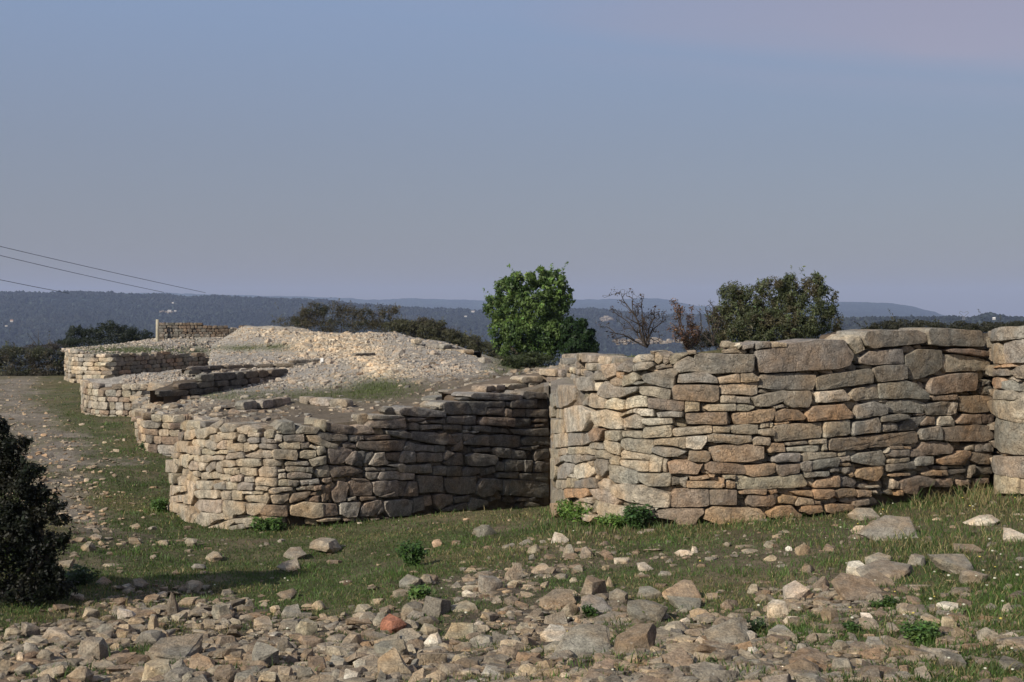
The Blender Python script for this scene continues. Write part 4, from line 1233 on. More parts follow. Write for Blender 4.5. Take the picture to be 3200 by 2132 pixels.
# ------------------------------------------------------------------ loose rocks
def rock(kind, dims, seed, cuts=2, rough=.03):
    """broken stone: convex hull of an irregular prism, finely divided and roughened; crisp edges"""
    import bmesh
    r = np.random.default_rng(seed); k = int(r.integers(4, 7)) if kind != 'l' else int(r.integers(6, 9))
    th = np.sort(np.arange(k) * 2 * math.pi / k + r.uniform(-.45, .45, k) * 2 * math.pi / k); rad = r.uniform(.72, 1.0, k)
    base = np.stack([np.cos(th) * rad, np.sin(th) * rad], 1); tl = r.normal(0, {'s': .14, 'b': .38, 'p': .3, 'l': .25}[kind], 2)
    P3 = []
    for lay, z in ((0, -1.0), (1, r.uniform(-.2, .5)), (2, 1.0)):
        sc = {'s': (.95, 1.0, .86), 'b': (.9, 1.0, .66), 'p': (1.0, .8, .22), 'l': (.7, 1.05, .55)}[kind][lay]
        q = base * sc * (1 + r.normal(0, .09, (k, 1))) + r.normal(0, .11, (k, 2))
        P3.append(np.c_[q, z * (1 if lay != 1 else 1) + (q @ tl if lay == 2 else 0) + r.normal(0, .05, k)])
    P3 = np.concatenate(P3)
    bm = bmesh.new()
    for q in P3: bm.verts.new(q)
    bmesh.ops.convex_hull(bm, input=bm.verts[:])
    for v in [v for v in bm.verts if not v.link_faces]: bm.verts.remove(v)
    bmesh.ops.triangulate(bm, faces=bm.faces[:])
    if cuts: bmesh.ops.subdivide_edges(bm, edges=bm.edges[:], cuts=cuts, use_grid_fill=True); bmesh.ops.triangulate(bm, faces=bm.faces[:])
    bmesh.ops.recalc_face_normals(bm, faces=bm.faces[:])
    bm.verts.index_update(); W = np.array([v.co[:] for v in bm.verts]); Fc = np.array([[v.index for v in f.verts] for f in bm.faces]); bm.free()
    if rough:
        off = r.uniform(0, 90, 3); W = W + rough * np.stack([fbm(W * 2.4 + off + s, 3) for s in (0, 33, 66)], 1) * 1.6
    W = W - (W.max(0) + W.min(0)) / 2
    return W / np.abs(W).max(0) * .5 * np.array(dims), Fc
def blob_rock(sub, dims, seed, rough=.25):
    V, Fc = ico(sub); r = np.random.default_rng(seed); off = r.uniform(0, 90, 3); W = V * (1 + rough * fbm(V * 2.6 + off, 4))[:, None]
    return W * .5 * np.array(dims), Fc
def rotz(V, a): c, s = math.cos(a), math.sin(a); return np.c_[V[:, 0] * c - V[:, 1] * s, V[:, 0] * s + V[:, 1] * c, V[:, 2]]
def rotx(V, a): c, s = math.cos(a), math.sin(a); return np.c_[V[:, 0], V[:, 1] * c - V[:, 2] * s, V[:, 1] * s + V[:, 2] * c]
def roty(V, a): c, s = math.cos(a), math.sin(a); return np.c_[V[:, 0] * c + V[:, 2] * s, V[:, 1], -V[:, 0] * s + V[:, 2] * c]
# ------------------------------------------------------------------ terrace fill and gravel mound inside the rampart
f_pts = [(600, 1338, 20.8), (850, 1332, 19.5), (1000, 1326, 19.8), (1140, 1312, 20.3), (1250, 1284, 20.9), (1400, 1254, 22.1), (1600, 1226, 23.8), (1720, 1216, 25),
         (700, 1303, 23.2), (900, 1299, 24.0), (1080, 1296, 24.0), (1250, 1270, 24.5), (950, 1246, 27), (780, 1254, 26), (1200, 1240, 28), (1350, 1235, 27), (600, 1288, 26), (480, 1308, 30), (430, 1310, 31.2), (425, 1316, 33), (450, 1290, 34), (600, 1308, 29.5), (480, 1262, 36), (330, 1206, 38.5), (350, 1202, 46), (440, 1206, 46), (300, 1198, 53), (400, 1196, 54), (500, 1190, 56), (600, 1176, 58), (560, 1200, 48), (640, 1166, 60), (560, 1236, 36),
         (700, 1226, 34.5), (850, 1221, 36.5), (1000, 1214, 35), (1200, 1200, 34), (1400, 1196, 32), (1500, 1180, 33), (1560, 1186, 29),
         (900, 1160, 40.5), (1150, 1150, 39), (680, 1160, 39.5), (1000, 1122, 44), (850, 1128, 43.5), (700, 1100, 51), (600, 1130, 46), (690, 1040, 60), (690, 1060, 56), (760, 1053, 57), (670, 1090, 54), (850, 1048, 56), (950, 1043, 55), (1000, 1040, 54), (1060, 1043, 53), (760, 1056, 62), (860, 1053, 62), (960, 1051, 62), (1060, 1053, 60), (900, 1070, 50), (1150, 1040, 51), (1250, 1045, 50), (1100, 1080, 48), (1200, 1110, 44), (1230, 1085, 47), (1350, 1062, 48), (1440, 1090, 45), (1350, 1110, 42), (1450, 1140, 38), (1550, 1160, 36),
         (1650, 1196, 26), (1740, 1160, 27), (1850, 1140, 24), (1600, 1156, 31), (1800, 1118, 27),
         (1740, 1232, 18.3), (1740, 1216, 22), (1790, 1208, 19.5), (1850, 1182, 18), (1800, 1204, 16.9), (1900, 1150, 16.1), (1950, 1150, 18), (2040, 1114, 15.8), (2150, 1106, 15.7), (2350, 1094, 15.7), (2450, 1076, 15.8), (2640, 1072, 16), (2750, 1044, 16.4), (3000, 1040, 17.2), (3200, 1038, 16.4), (2250, 1092, 17.5)]
FP = ctl(f_pts) + [tuple(P(px, 985, d) + (0, 0, z)) for px, d, z in ((2000, 24, -1.15), (2400, 24, -1.0), (2800, 25, -1.0), (3250, 25, -1.0), (2000, 34, -1.6), (2600, 36, -1.55), (3250, 36, -1.5), (1700, 46, -1.9), (2200, 50, -1.9), (2800, 50, -1.9), (3300, 50, -1.8), (1550, 45, -1.9), (1480, 55, -2.0), (1300, 62, -2.0), (1000, 68, -2.0), (700, 70, -2.4), (400, 62, -2.8), (260, 52, -2.8), (1450, 52, -1.8), (1500, 46, -1.9), (1420, 51, -1.5), (1540, 40, -1.75), (2000, 66, -3.3), (1500, 68, -2.6), (2800, 66, -3.2))]
FT = TPS(FP, .01)
def dfront(px):
    px = np.asarray(px, float); d = np.full(px.shape, 16.6)
    for c, a, b in ((C4, 250, 424), (C3, 424, 598), (CM, 598, 1720), (CR, 1720, 3095), (CT_, 3095, 3420)):
        m = (px >= a) & (px < b); d = np.where(m, c.dist(px), d)
    return d
def fill_z(x, y):
    p = np.stack(np.broadcast_arrays(x, y, ZC - 1.5 + 0 * x), -1); px, _ = pix(p)
    mound = ss(33, 42, y) * (1 - ss(1500, 1650, px))
    z = FT(x, y); cp = np.interp(px, [250, 345, 520, 640], [1202, 1196, 1184, 1172]); zc = P(px, cp, y)[..., 2] + 6 * ss(645, 700, px)
    z = np.where(y > 41, np.minimum(z, zc), z)
    return z + (.03 + .13 * mound) * fbm2(x, y, .8, 4, 31) + (.012 + .03 * mound) * fbm2(x, y, 5, 3, 32)
C_GRAV = np.array((.325, .298, .258)); C_CREAM = np.array((.46, .395, .30)); C_EARTH = np.array((.165, .135, .10)); C_TG = np.array((.075, .088, .03))
hit_fill = HitTable(fill_z, 15.3, 67.0)
def fill_color(x, y, z):
    px, py = pix(np.stack([x, y, z], -1)); n = fbm2(x, y, 1.3, 4, 33); n2 = fbm2(x, y, .6, 3, 34)
    grav = np.clip(ss(31, 37, y) * (1 - ss(1480, 1640, px)) + .25 * n, 0, 1) * (px < 1700)
    grav = np.maximum(grav, .5 * (y < 24) * (px > 1700) * (px < 2000))
    cream = np.clip(1.2 * blob(px, py, 1010, 1075, 130, 42) + 1.0 * blob(px, py, 1150, 1120, 60, 40) + .7 * blob(px, py, 830, 1040, 120, 18) + .9 * blob(px, py, 1210, 1160, 60, 30) + .35 * n, 0, 1) * grav
    gr = 1.1 * blob(px, py, 1190, 1210, 90, 26) + .6 * blob(px, py, 1050, 1235, 230, 22) + .9 * blob(px, py, 760, 1088, 90, 9) + .8 * blob(px, py, 870, 1085, 40, 10) + .45 * blob(px, py, 680, 1236, 170, 14) + .9 * blob(px, py, 2250, 1092, 120, 16) + .7 * ss(1480, 1600, px) * ss(28, 33, y) + 1.0 * ss(1750, 1900, px) * ss(19, 23, y)
    gr = np.clip(gr * (1 + .9 * n), 0, 1)
    c = np.ones(np.shape(x) + (3,)) * C_EARTH * (1 + .25 * n2)[..., None]
    c = c + (C_GRAV - c) * grav[..., None]; c = c + (C_CREAM - c) * cream[..., None]; c = c + (C_TG - c) * (gr * .85)[..., None]
    return np.clip(c, .01, 1), grav, cream, gr
def dpush(px):
    o = np.zeros(px.shape)
    for c, a, b in ((C4, 250, 424), (C3, 424, 598), (CR, 1720, 3095), (CT_, 3095, 3420)):
        tx, ty = c.frame(px); m = (px >= a) & (px < b); o = np.where(m, np.clip(.22 / np.maximum(np.abs(tx), .12) - .22, 0, 1.6), o)
    return o
def build_fill():
    pxs = np.concatenate([np.linspace(252, 1715, 560), np.linspace(1721, 3400, 330)])
    u = np.linspace(0, 1, 260) ** 1.15
    d0 = dfront(pxs) + .22 + dpush(pxs); d1 = 68.0
    D = d0[None] * (d1 / d0[None]) ** u[:, None]; X = (pxs[None] - CX) / F * D; Z = fill_z(X, D)
    C, *_ = fill_color(X, D, Z)
    V = np.stack([X, D, Z], -1); skirt = V[:1].copy(); skirt[..., 2] -= 2.2
    V = np.concatenate([skirt, V]).reshape(-1, 3); C = np.concatenate([C[:1], C]).reshape(-1, 3)
    F4 = grid_faces(261, len(pxs)); jump = np.concatenate([np.abs(np.diff(d0)) > .9, [False]]); gap = jump[F4[:, 0] % len(pxs)]; F4 = F4[~gap]
    o = link("terrace_ground", make_mesh("terrace_ground", V, [F4], C, MGR)); tag(o, kind="structure")
    # top of the farthest tower
    px = np.linspace(206, 760, 140); u = np.linspace(0, 1, 40); d0 = C5.dist(px) + .25; D = d0[None] + u[:, None] * (72 - d0[None])
    T5 = TPS(ctl([(206, 1097, 58.8), (260, 1099, 57), (345, 1110, 56.6), (450, 1108, 59), (645, 1116, 64.4), (240, 1094, 61), (350, 1086, 62), (350, 1079, 66), (490, 1065, 66), (560, 1054, 66.5), (640, 1042, 67), (760, 1036, 67), (500, 1082, 62.5), (640, 1075, 65.3), (300, 1092, 71), (500, 1075, 72), (640, 1060, 72), (760, 1060, 72), (760, 1110, 65)]), .005)
    X = (px[None] - CX) / F * D; Z = T5(X, D) + .05 * fbm2(X, D, 1.2, 3, 36)
    PX, PY = pix(np.stack([X, D, Z], -1)); g = np.clip(1.3 * blob(PX, PY, 400, 1095, 140, 11) + .8 * blob(PX, PY, 600, 1098, 60, 12) + .5 * fbm2(X, D, .8, 3, 37), 0, 1)
    C = C_GRAV + (C_TG - C_GRAV) * (g * .85)[..., None]
    V = np.stack([X, D, Z], -1); sk = V[:1].copy(); sk[..., 2] -= 1.3; V = np.concatenate([sk, V]).reshape(-1, 3); C = np.concatenate([C[:1], C]).reshape(-1, 3)
    o = link("terrace_ground", make_mesh("terrace_ground", V, [grid_faces(41, 140)], C, MGR)); tag(o, kind="structure")
    r = np.random.default_rng(61); A = Acc(); B = Acc(); b1 = [rock('sbl'[k % 3], (1, 1, 1), 400 + k, 0, 0) for k in range(24)]
    for _ in range(9000):
        u0, v0 = r.integers(0, 140), r.integers(0, 40); p = np.array([X[v0, u0], D[v0, u0], Z[v0, u0]]) + (r.normal(0, .05), r.normal(0, .2), 0); gg = g[v0, u0]
        if r.random() < gg * .9:
            h = .07 * r.lognormal(0, .4); a = r.uniform(0, 6.3); w = np.array([math.cos(a), math.sin(a), 0]) * .02; B.add(np.array([p - w, p + w, p + (r.normal(0, .03), r.normal(0, .03), h)]), f3=[(0, 1, 2)], col=np.array((.08, .10, .032)) * r.lognormal(0, .3))
        else:
            s = min(r.lognormal(math.log(.06), .5), .22); Vr, Fc = b1[r.integers(24)]; A.add(rotz(Vr * np.array([s * 1.3, s, s * .7]), r.uniform(0, 6.3)) + p, f3=Fc, col=C_GRAV * r.uniform(.7, 1.4))
    tag(A.build("gravel", MR, None, False), "loose pale gravel on top of the farthest tower", "gravel", kind="stuff"); tag(B.build("turf", MG, None, False), "thin turf on top of the farthest tower", "grass", kind="stuff")
build_fill()
# photo x, y of centre, width, height, tone, shape, label
HAND = []
for ln in ROCKS.strip().splitlines():
    a, _, lab = ln.partition('|'); t = a.split()
    HAND.append((float(t[0]), float(t[1]), float(t[2]), float(t[3]), t[4], t[5], lab.strip()))
SHAPES = {'s': 1.15, 'b': .85, 'p': .7, 'l': .8}   # slab, block, pointed, lump: depth over width
SHW = {'s': 'slab', 'b': 'block', 'p': 'pointed stone', 'l': 'lump'}
TW = {'g': 'grey', 't': 'tan', 'o': 'orange', 'w': 'pale cream', 'd': 'dark', 'b': 'brown', 'r': 'reddish', 'W': 'white', 'O': 'bright orange'}
TONES['O'] = (.62, .17, .03)
stones = []   # (x,y,label,...)
def put_rock(px, py, w, h, tk, shp, seed):
    r = np.random.default_rng(seed); d = float(hit(px, py + h * .42)[0])
    W = w * d / F; H = h * d / F * 1.12; dep = W * SHAPES[shp] * r.uniform(.8, 1.1)
    if shp == 's': dep = min(max(dep, .15), .7); Hs = max(H * .7, .04)
    else: Hs = H
    dep = min(dep, .6)
    V, Fc = rock(shp, (W, dep, Hs), seed, 4 if w > 60 else 3, .035)
    V = rotz(V, r.uniform(-.45, .45)) if shp != 's' else rotz(V, r.uniform(-.8, .8))
    sx = W / np.ptp(V[:, 0]); V[:, 0] *= sx
    if shp == 's': V = rotx(V, r.uniform(.08, .4)); V = roty(V, r.normal(0, .1))
    else: V = rotx(V, r.normal(0, .1)); V = roty(V, r.normal(0, .14))
    V[:, 2] *= max(.5, min(1.5, H / np.ptp(V[:, 2]))) if shp != 's' else 1
    x = (px - CX) / F * d; yy = d + dep * .15
    z = float(ground_z(np.array([x]), np.array([yy]))[0])
    V = V - (0, 0, V[:, 2].min()) ; sink = (.3 if px > 1350 else .14) * np.ptp(V[:, 2])
    tc = tone(tk, .08); tc = tc * np.array((.90, .88, .82)) if tk in 'gtbd' else tc * .95
    col = np.clip(tc * (1 + .25 * fbm(V * 5 + seed, 3))[:, None], .02, .9)
    o = link("loose_stone", make_mesh("loose_stone", V, [Fc], col, MR, True, .42), None, (x, yy, z - sink))
    return o, x, yy
for i, (px, py, w, h, tk, shp, lab) in enumerate(HAND):
    o, x, y = put_rock(px, py, w, h, tk, shp, 1000 + i); stones.append([o, px, py, w, h, tk, shp, lab])
# more individual stones scattered in the rubble
need = 300 - len(stones); tries = 0; rr = np.random.default_rng(77)
occ = [(s[1], s[2], s[3]) for s in stones]
while need > 0 and tries < 20000:
    tries += 1; px = rr.uniform(-10, 3210); py = rr.uniform(1690, 2140)
    if rr.random() > rubble_mask(np.array(px), np.array(py)) * (1.0 if px < 1500 else .7): continue
    if px < 190 and py < 1930: continue
    sc = .45 + .55 * (py - 1700) / 430; w = rr.choice([44, 58, 76, 100]) * sc * rr.uniform(.8, 1.3); h = w * rr.uniform(.36, .7)
    if any(abs(px - a) < .42 * (w + c) and abs(py - b) < .3 * (w + c) for a, b, c in occ): continue
    shp = str(rr.choice(['s', 'b', 'l', 'b', 'p'], p=[.42, .26, .1, .16, .06])); tk = str(rr.choice(list('gggggttttbbbddw')))
    o, x, y = put_rock(px, py, w, h, tk, shp, 5000 + tries); stones.append([o, px, py, w, h, tk, shp, '']); occ.append((px, py, w)); need -= 1
# labels: written ones for the salient stones, the rest placed against their nearest salient neighbour
marks = [s for s in stones if s[7]]; used = {}
ORD = ['nearest', 'second nearest', 'third nearest', 'fourth nearest', 'fifth nearest', 'sixth nearest', 'seventh nearest', 'eighth nearest', 'ninth nearest', 'tenth nearest']
def short(l): return l.split(';')[0].strip()
for s in marks: tag(s[0], s[7].replace(';', '').replace('  ', ' '), "stone", "loose stones lying in the rubble and grass")
rest = [s for s in stones if not s[7]]
buck = {}
for s in rest:
    m = min(marks, key=lambda q: (q[1] - s[1]) ** 2 + (2.2 * (q[2] - s[2])) ** 2); dx, dy = s[1] - m[1], (s[2] - m[2]) * 1.6
    rel = ('right of' if dx > 0 else 'left of') if abs(dx) > abs(dy) else ('in front of' if dy > 0 else 'behind')
    desc = TW[s[5]] + ' ' + SHW[s[6]]; buck.setdefault((desc, rel, id(m)), []).append((dx * dx + dy * dy, s, m))
for (desc, rel, _), l in buck.items():
    l.sort(key=lambda q: q[0])
    for k, (_, s, m) in enumerate(l):
        lab = (f"{desc} " if len(l) == 1 else f"{ORD[k]} {desc} ") + f"{rel} the {short(m[7])}"
        tag(s[0], lab, "stone", "loose stones lying in the rubble and grass")
# countless small rubble
def rubble_stuff():
    A = Acc(); r = np.random.default_rng(99); base = [rock('sblsb'[k % 5], (1, 1, 1), 300 + k, 1, .03) for k in range(40)]; b1 = [rock('sbl'[k % 3], (1, 1, 1), 400 + k, 0, 0) for k in range(24)]
    n = 30000; px = r.uniform(-60, 3260, n); py = r.uniform(1180, 2160, n)
    w = np.where(py > 1640, rubble_mask(px, py), 0) + .8 * path_mask(px, py) * (py < 1700) * .95 + .045
    xx = (px - CX) / F * hit(px, py); w = np.where(py > 1640, w * np.clip(.85 + 1.5 * fbm2(xx, hit(px, py), 1.6, 3, 15), .06, 1.1), w)
    k = (r.random(n) < w); px, py = px[k], py[k]; d = hit(px, py); x = (px - CX) / F * d; z = ground_z(x, d)
    inw = (d > dfront(px) - .1) & (px > 252); k = ~inw & (d < 70); px, py, d, x, z = px[k], py[k], d[k], x[k], z[k]
    for i in range(len(px)):
        near = py[i] > 1640
        s = r.lognormal(math.log(.04), .6) if near else r.lognormal(math.log(.055), .4); s = min(s, .15)
        V, Fc = (base[r.integers(40)] if s * F / d[i] > 14 else b1[r.integers(24)])
        V = V * np.array([s * r.uniform(.9, 1.9), s * r.uniform(.8, 1.5), s * r.uniform(.22, .6)]); V = rotz(V, r.uniform(0, 6.3)); V = rotx(V, r.normal(0, .25))
        t = r.choice(list('ggggttbbbd')); c = (np.array(TONES[t]) * .66 + np.array((.140, .118, .09)) * .34) * np.array((1.0, .97, .91)) * r.uniform(.7, 1.25)
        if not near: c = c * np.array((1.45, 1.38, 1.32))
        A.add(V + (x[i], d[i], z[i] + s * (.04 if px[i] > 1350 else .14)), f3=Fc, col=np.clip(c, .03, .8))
    o = A.build("rubble", MR, None, False); tag(o, "small broken stones strewn over the bare soil of the slope and the track", "rubble", kind="stuff")
    A = Acc(); n = 62000; px = r.uniform(380, 1700, n); py = r.uniform(1025, 1215, n); d = hit_fill(px, py); x = (px - CX) / F * d; z = fill_z(x, d)
    C, grav, cream, gr = fill_color(x, d, z); k = (r.random(n) < grav * (.35 + .65 * ss(-.15, .25, fbm2(x, d, .5, 3, 71))) * (1 - gr) * (.45 + .5 * cream)) & (d < 66.5) & (d > 27) & (d > dfront(px) + .4); px, d, x, z, C, cream = px[k], d[k], x[k], z[k], C[k], cream[k]
    for i in range(len(px)):
        s = min(r.lognormal(math.log(.042), .5), .2) * (1 + .35 * cream[i]); V, Fc = b1[r.integers(24)]
        V = rotz(V * np.array([s * 1.3, s, s * .7]), r.uniform(0, 6.3)); A.add(V + (x[i], d[i], z[i] + .01), f3=Fc, col=np.clip(C[i] * r.uniform(.75, 1.35), .03, .8))
    n = 12000; px = r.uniform(426, 2000, n); py = r.uniform(1120, 1345, n); d = hit_fill(px, py); x = (px - CX) / F * d; z = fill_z(x, d); C, gv, cm, gr = fill_color(x, d, z)
    dens = .22 * (1 - gr) + .5 * blob(px, py, 560, 1270, 140, 40) + 1.2 * blob(px, py, 470, 1262, 60, 50) + .4 * (px > 1500) + .5 * np.exp(-((d - dfront(px)) / .9) ** 2)
    k = (r.random(n) < dens) & (d < 38.5) & (d > dfront(px) + .3); px, d, x, z, C = px[k], d[k], x[k], z[k], C[k]
    for i in range(len(px)):
        s = min(r.lognormal(math.log(.055), .6), .3) * (1 + 1.3 * math.exp(-((px[i] - 480) / 70) ** 2)); V, Fc = (base[r.integers(40)] if s > .09 else b1[r.integers(24)])
        V = rotz(V * np.array([s * 1.5, s * 1.1, s * .55]), r.uniform(0, 6.3)); V = rotx(V, r.normal(0, .15)); c = np.array(TONES[r.choice(list('ggtbd'))]) * r.uniform(.7, 1.1); A.add(V + (x[i], d[i], z[i] + s * .06), f3=Fc, col=np.clip(c, .03, .8))
    n = 420; px = r.uniform(640, 1560, n); py = r.uniform(1030, 1200, n); d = hit_fill(px, py); x = (px - CX) / F * d; z = fill_z(x, d); C, gv, cm, gr = fill_color(x, d, z); k = (r.random(n) < (.12 + .8 * cm + .5 * (fbm2(x, d, .35, 3, 72) > .25)) * gv) & (d > 30) & (d < 64); px, d, x, z, C = px[k], d[k], x[k], z[k], C[k]
    for i in range(len(px)):
        s = min(r.lognormal(math.log(.12), .5), .4); V, Fc = base[r.integers(40)]; V = rotz(V * np.array([s * 1.5, s * 1.1, s * .7]), r.uniform(0, 6.3)); V = rotx(V, r.normal(0, .25)); A.add(V + (x[i], d[i], z[i] + s * .1), f3=Fc, col=np.clip(C[i] * r.uniform(.8, 1.25), .03, .8))
    o = A.build("gravel", MR, None, False); tag(o, "pale gravel and broken stone covering the mound inside the rampart", "gravel", kind="stuff")
rubble_stuff()
# ------------------------------------------------------------------ distant hills
def wood_mat():
    m, nt, b = new_mat("distant_forest"); b.inputs["Roughness"].default_value = 1; b.inputs["Specular IOR Level"].default_value = 0
    at = N(nt, "ShaderNodeAttribute", attribute_name="Col").outputs["Color"]; pos = N(nt, "ShaderNodeNewGeometry").outputs["Position"]
    n = noise(nt, pos, .13, 8, .75); n2 = noise(nt, pos, .011, 6, .65)
    c = mix(nt, 1.0, at, ramp(nt, n, [(.38, .1), (.5, .8), (.64, 3.2)]), 'MULTIPLY'); c = mix(nt, 1.0, c, ramp(nt, n2, [(.35, .75), (.65, 1.3)]), 'MULTIPLY')
    nt.links.new(c, b.inputs["Base Color"]); bump(nt, n, 1.0, 12, b); return m
MW = wood_mat()
RID = []
def ridge(crest, d0, d1, dback, seed, rough, col, foot=-78):
    a = np.array(crest, float); px = np.linspace(a[0, 0], a[-1, 0], 900); cy = np.interp(px, a[:, 0], a[:, 1]); k = np.ones(25) / 25
    cy = np.convolve(np.pad(cy, 12, mode='edge'), k, 'valid')
    D = np.concatenate([np.linspace(d0, d1, 44), np.linspace(d1, dback, 12)[1:]])
    zc = P(px, cy, d1)[:, 2]; Z = np.empty((len(D), len(px)))
    t = np.clip((D - d0) / (d1 - d0), 0, 1); prof = t ** 1.25 * (1 - .0) ; back = 1 - np.clip((D - d1) / (dback - d1), 0, 1) ** 1.5
    X = (px[None] - CX) / F * D[:, None]; Y = np.broadcast_to(D[:, None], X.shape)
    Z = (foot + ZC) + (zc[None] - foot - ZC) * (prof * back)[:, None]
    w = np.sin(np.clip(t, 0, 1) * math.pi)[:, None]
    Z = Z + w * rough * 3 * fbm2(X, Y, 1 / (d1 * .12), 3, seed) + rough * .5 * fbm2(X, Y, 1 / (d1 * .006), 4, seed + 1)
    C = np.array(col) * (1 + .5 * fbm2(X, Y, 1 / (d1 * .05), 4, seed + 2))[..., None]
    RID.append((px, D, Z))
    o = link("hills", make_mesh("hills", np.stack([X, Y, Z], -1).reshape(-1, 3), [grid_faces(len(D), len(px))], np.clip(C, .005, 1).reshape(-1, 3), MW)); tag(o, kind="structure")
ridge([(-900, 935), (-300, 925), (0, 919), (150, 917), (250, 915), (330, 917), (400, 923), (500, 926), (620, 930), (720, 931), (800, 936), (900, 939), (1000, 943), (1150, 957), (1300, 968), (1500, 974), (1650, 968), (1850, 970), (1960, 980), (2100, 985), (2250, 992), (2500, 1000)], 900, 2300, 2900, 50, 7, (.032, .046, .040))
ridge([(-900, 930), (100, 930), (300, 922), (420, 916), (520, 915), (620, 919), (800, 924), (1000, 929), (1130, 934), (1190, 941), (1230, 933), (1300, 933), (1520, 939), (1800, 936), (1950, 935), (2050, 930), (2090, 935), (2150, 951), (2185, 960), (2230, 957), (2290, 955), (2330, 965), (2500, 990)], 3000, 5600, 6600, 60, 10, (.04, .055, .045))
ridge([(2150, 1000), (2250, 972), (2300, 956), (2450, 946), (2630, 944), (2700, 945), (2780, 948), (2850, 957), (2900, 970), (2960, 988), (3010, 996), (3100, 1000)], 2600, 4600, 5400, 70, 7, (.032, .045, .034))
ridge([(2300, 1008), (2500, 1002), (2640, 1000), (2800, 998), (2950, 997), (3030, 999), (3060, 992), (3080, 986), (3120, 986), (3140, 998), (3200, 997), (3230, 999), (3800, 990), (4400, 985)], 700, 1300, 1800, 80, 3, (.04, .05, .038))
def forest(k, n, dlo, dhi, s0, s1, seed, label, plo=-150, phi=3350):
    px0, D0, Z0 = RID[k]; r = np.random.default_rng(seed); px = r.uniform(plo, phi, n); t = np.linspace(dlo, dhi, 200); d = t[r.integers(0, 200, n)] + r.uniform(-4, 4, n); d = np.clip(d, dlo, dhi)
    a = np.clip(np.interp(px, px0, np.arange(len(px0))), 0, len(px0) - 1.01); b = np.clip(np.interp(d, D0, np.arange(len(D0))), 0, len(D0) - 1.01); i, j = a.astype(int), b.astype(int); u, v = a - i, b - j
    z = Z0[j, i] * (1 - u) * (1 - v) + Z0[j, i + 1] * u * (1 - v) + Z0[j + 1, i] * (1 - u) * v + Z0[j + 1, i + 1] * u * v; x = (px - CX) / F * d
    den = fbm2(x, d, .012, 3, seed); kp = (den > -.32) & (z > ground_base(x, d) - 2); x, d, z, den = x[kp], d[kp], z[kp], den[kp]; n = len(x)
    V, Fc = ico(1); s = r.uniform(s0, s1, n); j1 = r.uniform(.75, 1.25, (n, len(V), 1))
    W = V[None] * j1 * s[:, None, None] * np.array([1, 1, 1.15]) + np.stack([x, d, z + s * .5], 1)[:, None]; f = (Fc[None] + (np.arange(n) * len(V))[:, None, None]).reshape(-1, 3)
    c = np.array((.0125, .0165, .014)) * r.lognormal(0, .5, n)[:, None] + np.array((.024, .018, .010)) * (np.clip(den, 0, 1) * r.random(n))[:, None]
    o = link("forest", make_mesh("forest", W.reshape(-1, 3), [f], np.repeat(np.clip(c, .004, .3), len(V), 0), MW2, False)); tag(o, label, "forest", kind="stuff")
MW2 = simple_col("canopy", 1.0, .3, (.6, 1.4), 0)
forest(0, 75000, 1000, 2330, 1.6, 3.6, 91, "dark evergreen woods covering the nearer hillside across the valley")
forest(3, 22000, 720, 1320, 1.2, 2.4, 92, "dark wooded plain reaching to the right horizon", 2300, 3400)
# pale rock exposures
def outcrop(px, py, w, h, d, seed, label, n=46):
    r = np.random.default_rng(seed); A = Acc(); W, H = w * d / F, h * d / F; p = P(px, py, d)
    for _ in range(n):
        s = H * r.uniform(.25, .7); V, Fc = rock('b', (s * r.uniform(1.2, 2.6), s, s), int(r.integers(1e6)), 1, .06)
        A.add(rotz(V, r.uniform(-.5, .5)) + (r.uniform(-.5, .5) * W, r.normal(0, H * .3), (r.uniform(-.5, .5) - .2 * r.random()) * H * .8) + p, f3=Fc, col=np.array((.24, .215, .185)) * r.uniform(.45, 1.35))
    o = A.build("rock_outcrop", MSF, None, False, tuple(p)); tag(o, label, "rock outcrop", "pale rock faces in the distant woods")
outcrop(1898, 994, 34, 14, 1900, 5, "small whitish cliff face on the distant slope left of the bare shrub")
outcrop(1990, 1067, 150, 16, 760, 6, "long pale rock bank in the valley behind the bare dark shrub")
outcrop(2090, 1064, 120, 15, 780, 7, "pale rock bank in the valley behind the brown withered shrub")
outcrop(520, 974, 42, 7, 1750, 8, "bare reddish clearing on the dark hillside beside the white house")
# houses on the hills
def house(px, py, w, h, d, label, roofc=(.30, .16, .10)):
    p = P(px, py, d); W, H = w * d / F, h * d / F; D = W * .7; o = empty("house", tuple(p)); tag(o, label, "house", "small houses on the distant hills")
    A = Acc(); x, y = W / 2, D / 2
    V = np.array([(-x, -y, -H * .5), (x, -y, -H * .5), (x, y, -H * .5), (-x, y, -H * .5), (-x, -y, H * .2), (x, -y, H * .2), (x, y, H * .2), (-x, y, H * .2), (-x, 0, H * .5), (x, 0, H * .5)])
    A.add(V, [(4, 7, 8), (5, 9, 6)], [(0, 1, 5, 4), (1, 2, 6, 5), (2, 3, 7, 6), (3, 0, 4, 7)], (.40, .38, .35)); A.build("wall", MPAINT, o, False)
    A = Acc(); e = 1.08; V = np.array([(-x * e, -y * e, H * .16), (x * e, -y * e, H * .16), (x * e, 0, H * .53), (-x * e, 0, H * .53), (x * e, y * e, H * .16), (-x * e, y * e, H * .16)])
    A.add(V, None, [(0, 1, 2, 3), (3, 2, 4, 5)], roofc); A.build("roof", MPAINT, o, False)
house(530, 972, 11, 6, 1740, "white house beside a reddish clearing on the dark hill above the far rubble wall", (.40, .37, .34))
house(548, 972, 7, 4, 1745, "small white outbuilding just right of the house in the hillside clearing", (.40, .37, .34))
house(37, 1003, 9, 7, 1300, "pale house with reddish roof on the dark slope at the far left")
house(20, 1019, 7, 4, 1200, "low white building below the pale house at the far left", (.40, .37, .34))
house(540, 947, 6, 4, 2050, "tiny pale house high on the dark hill near the power line ends", (.5, .45, .4))
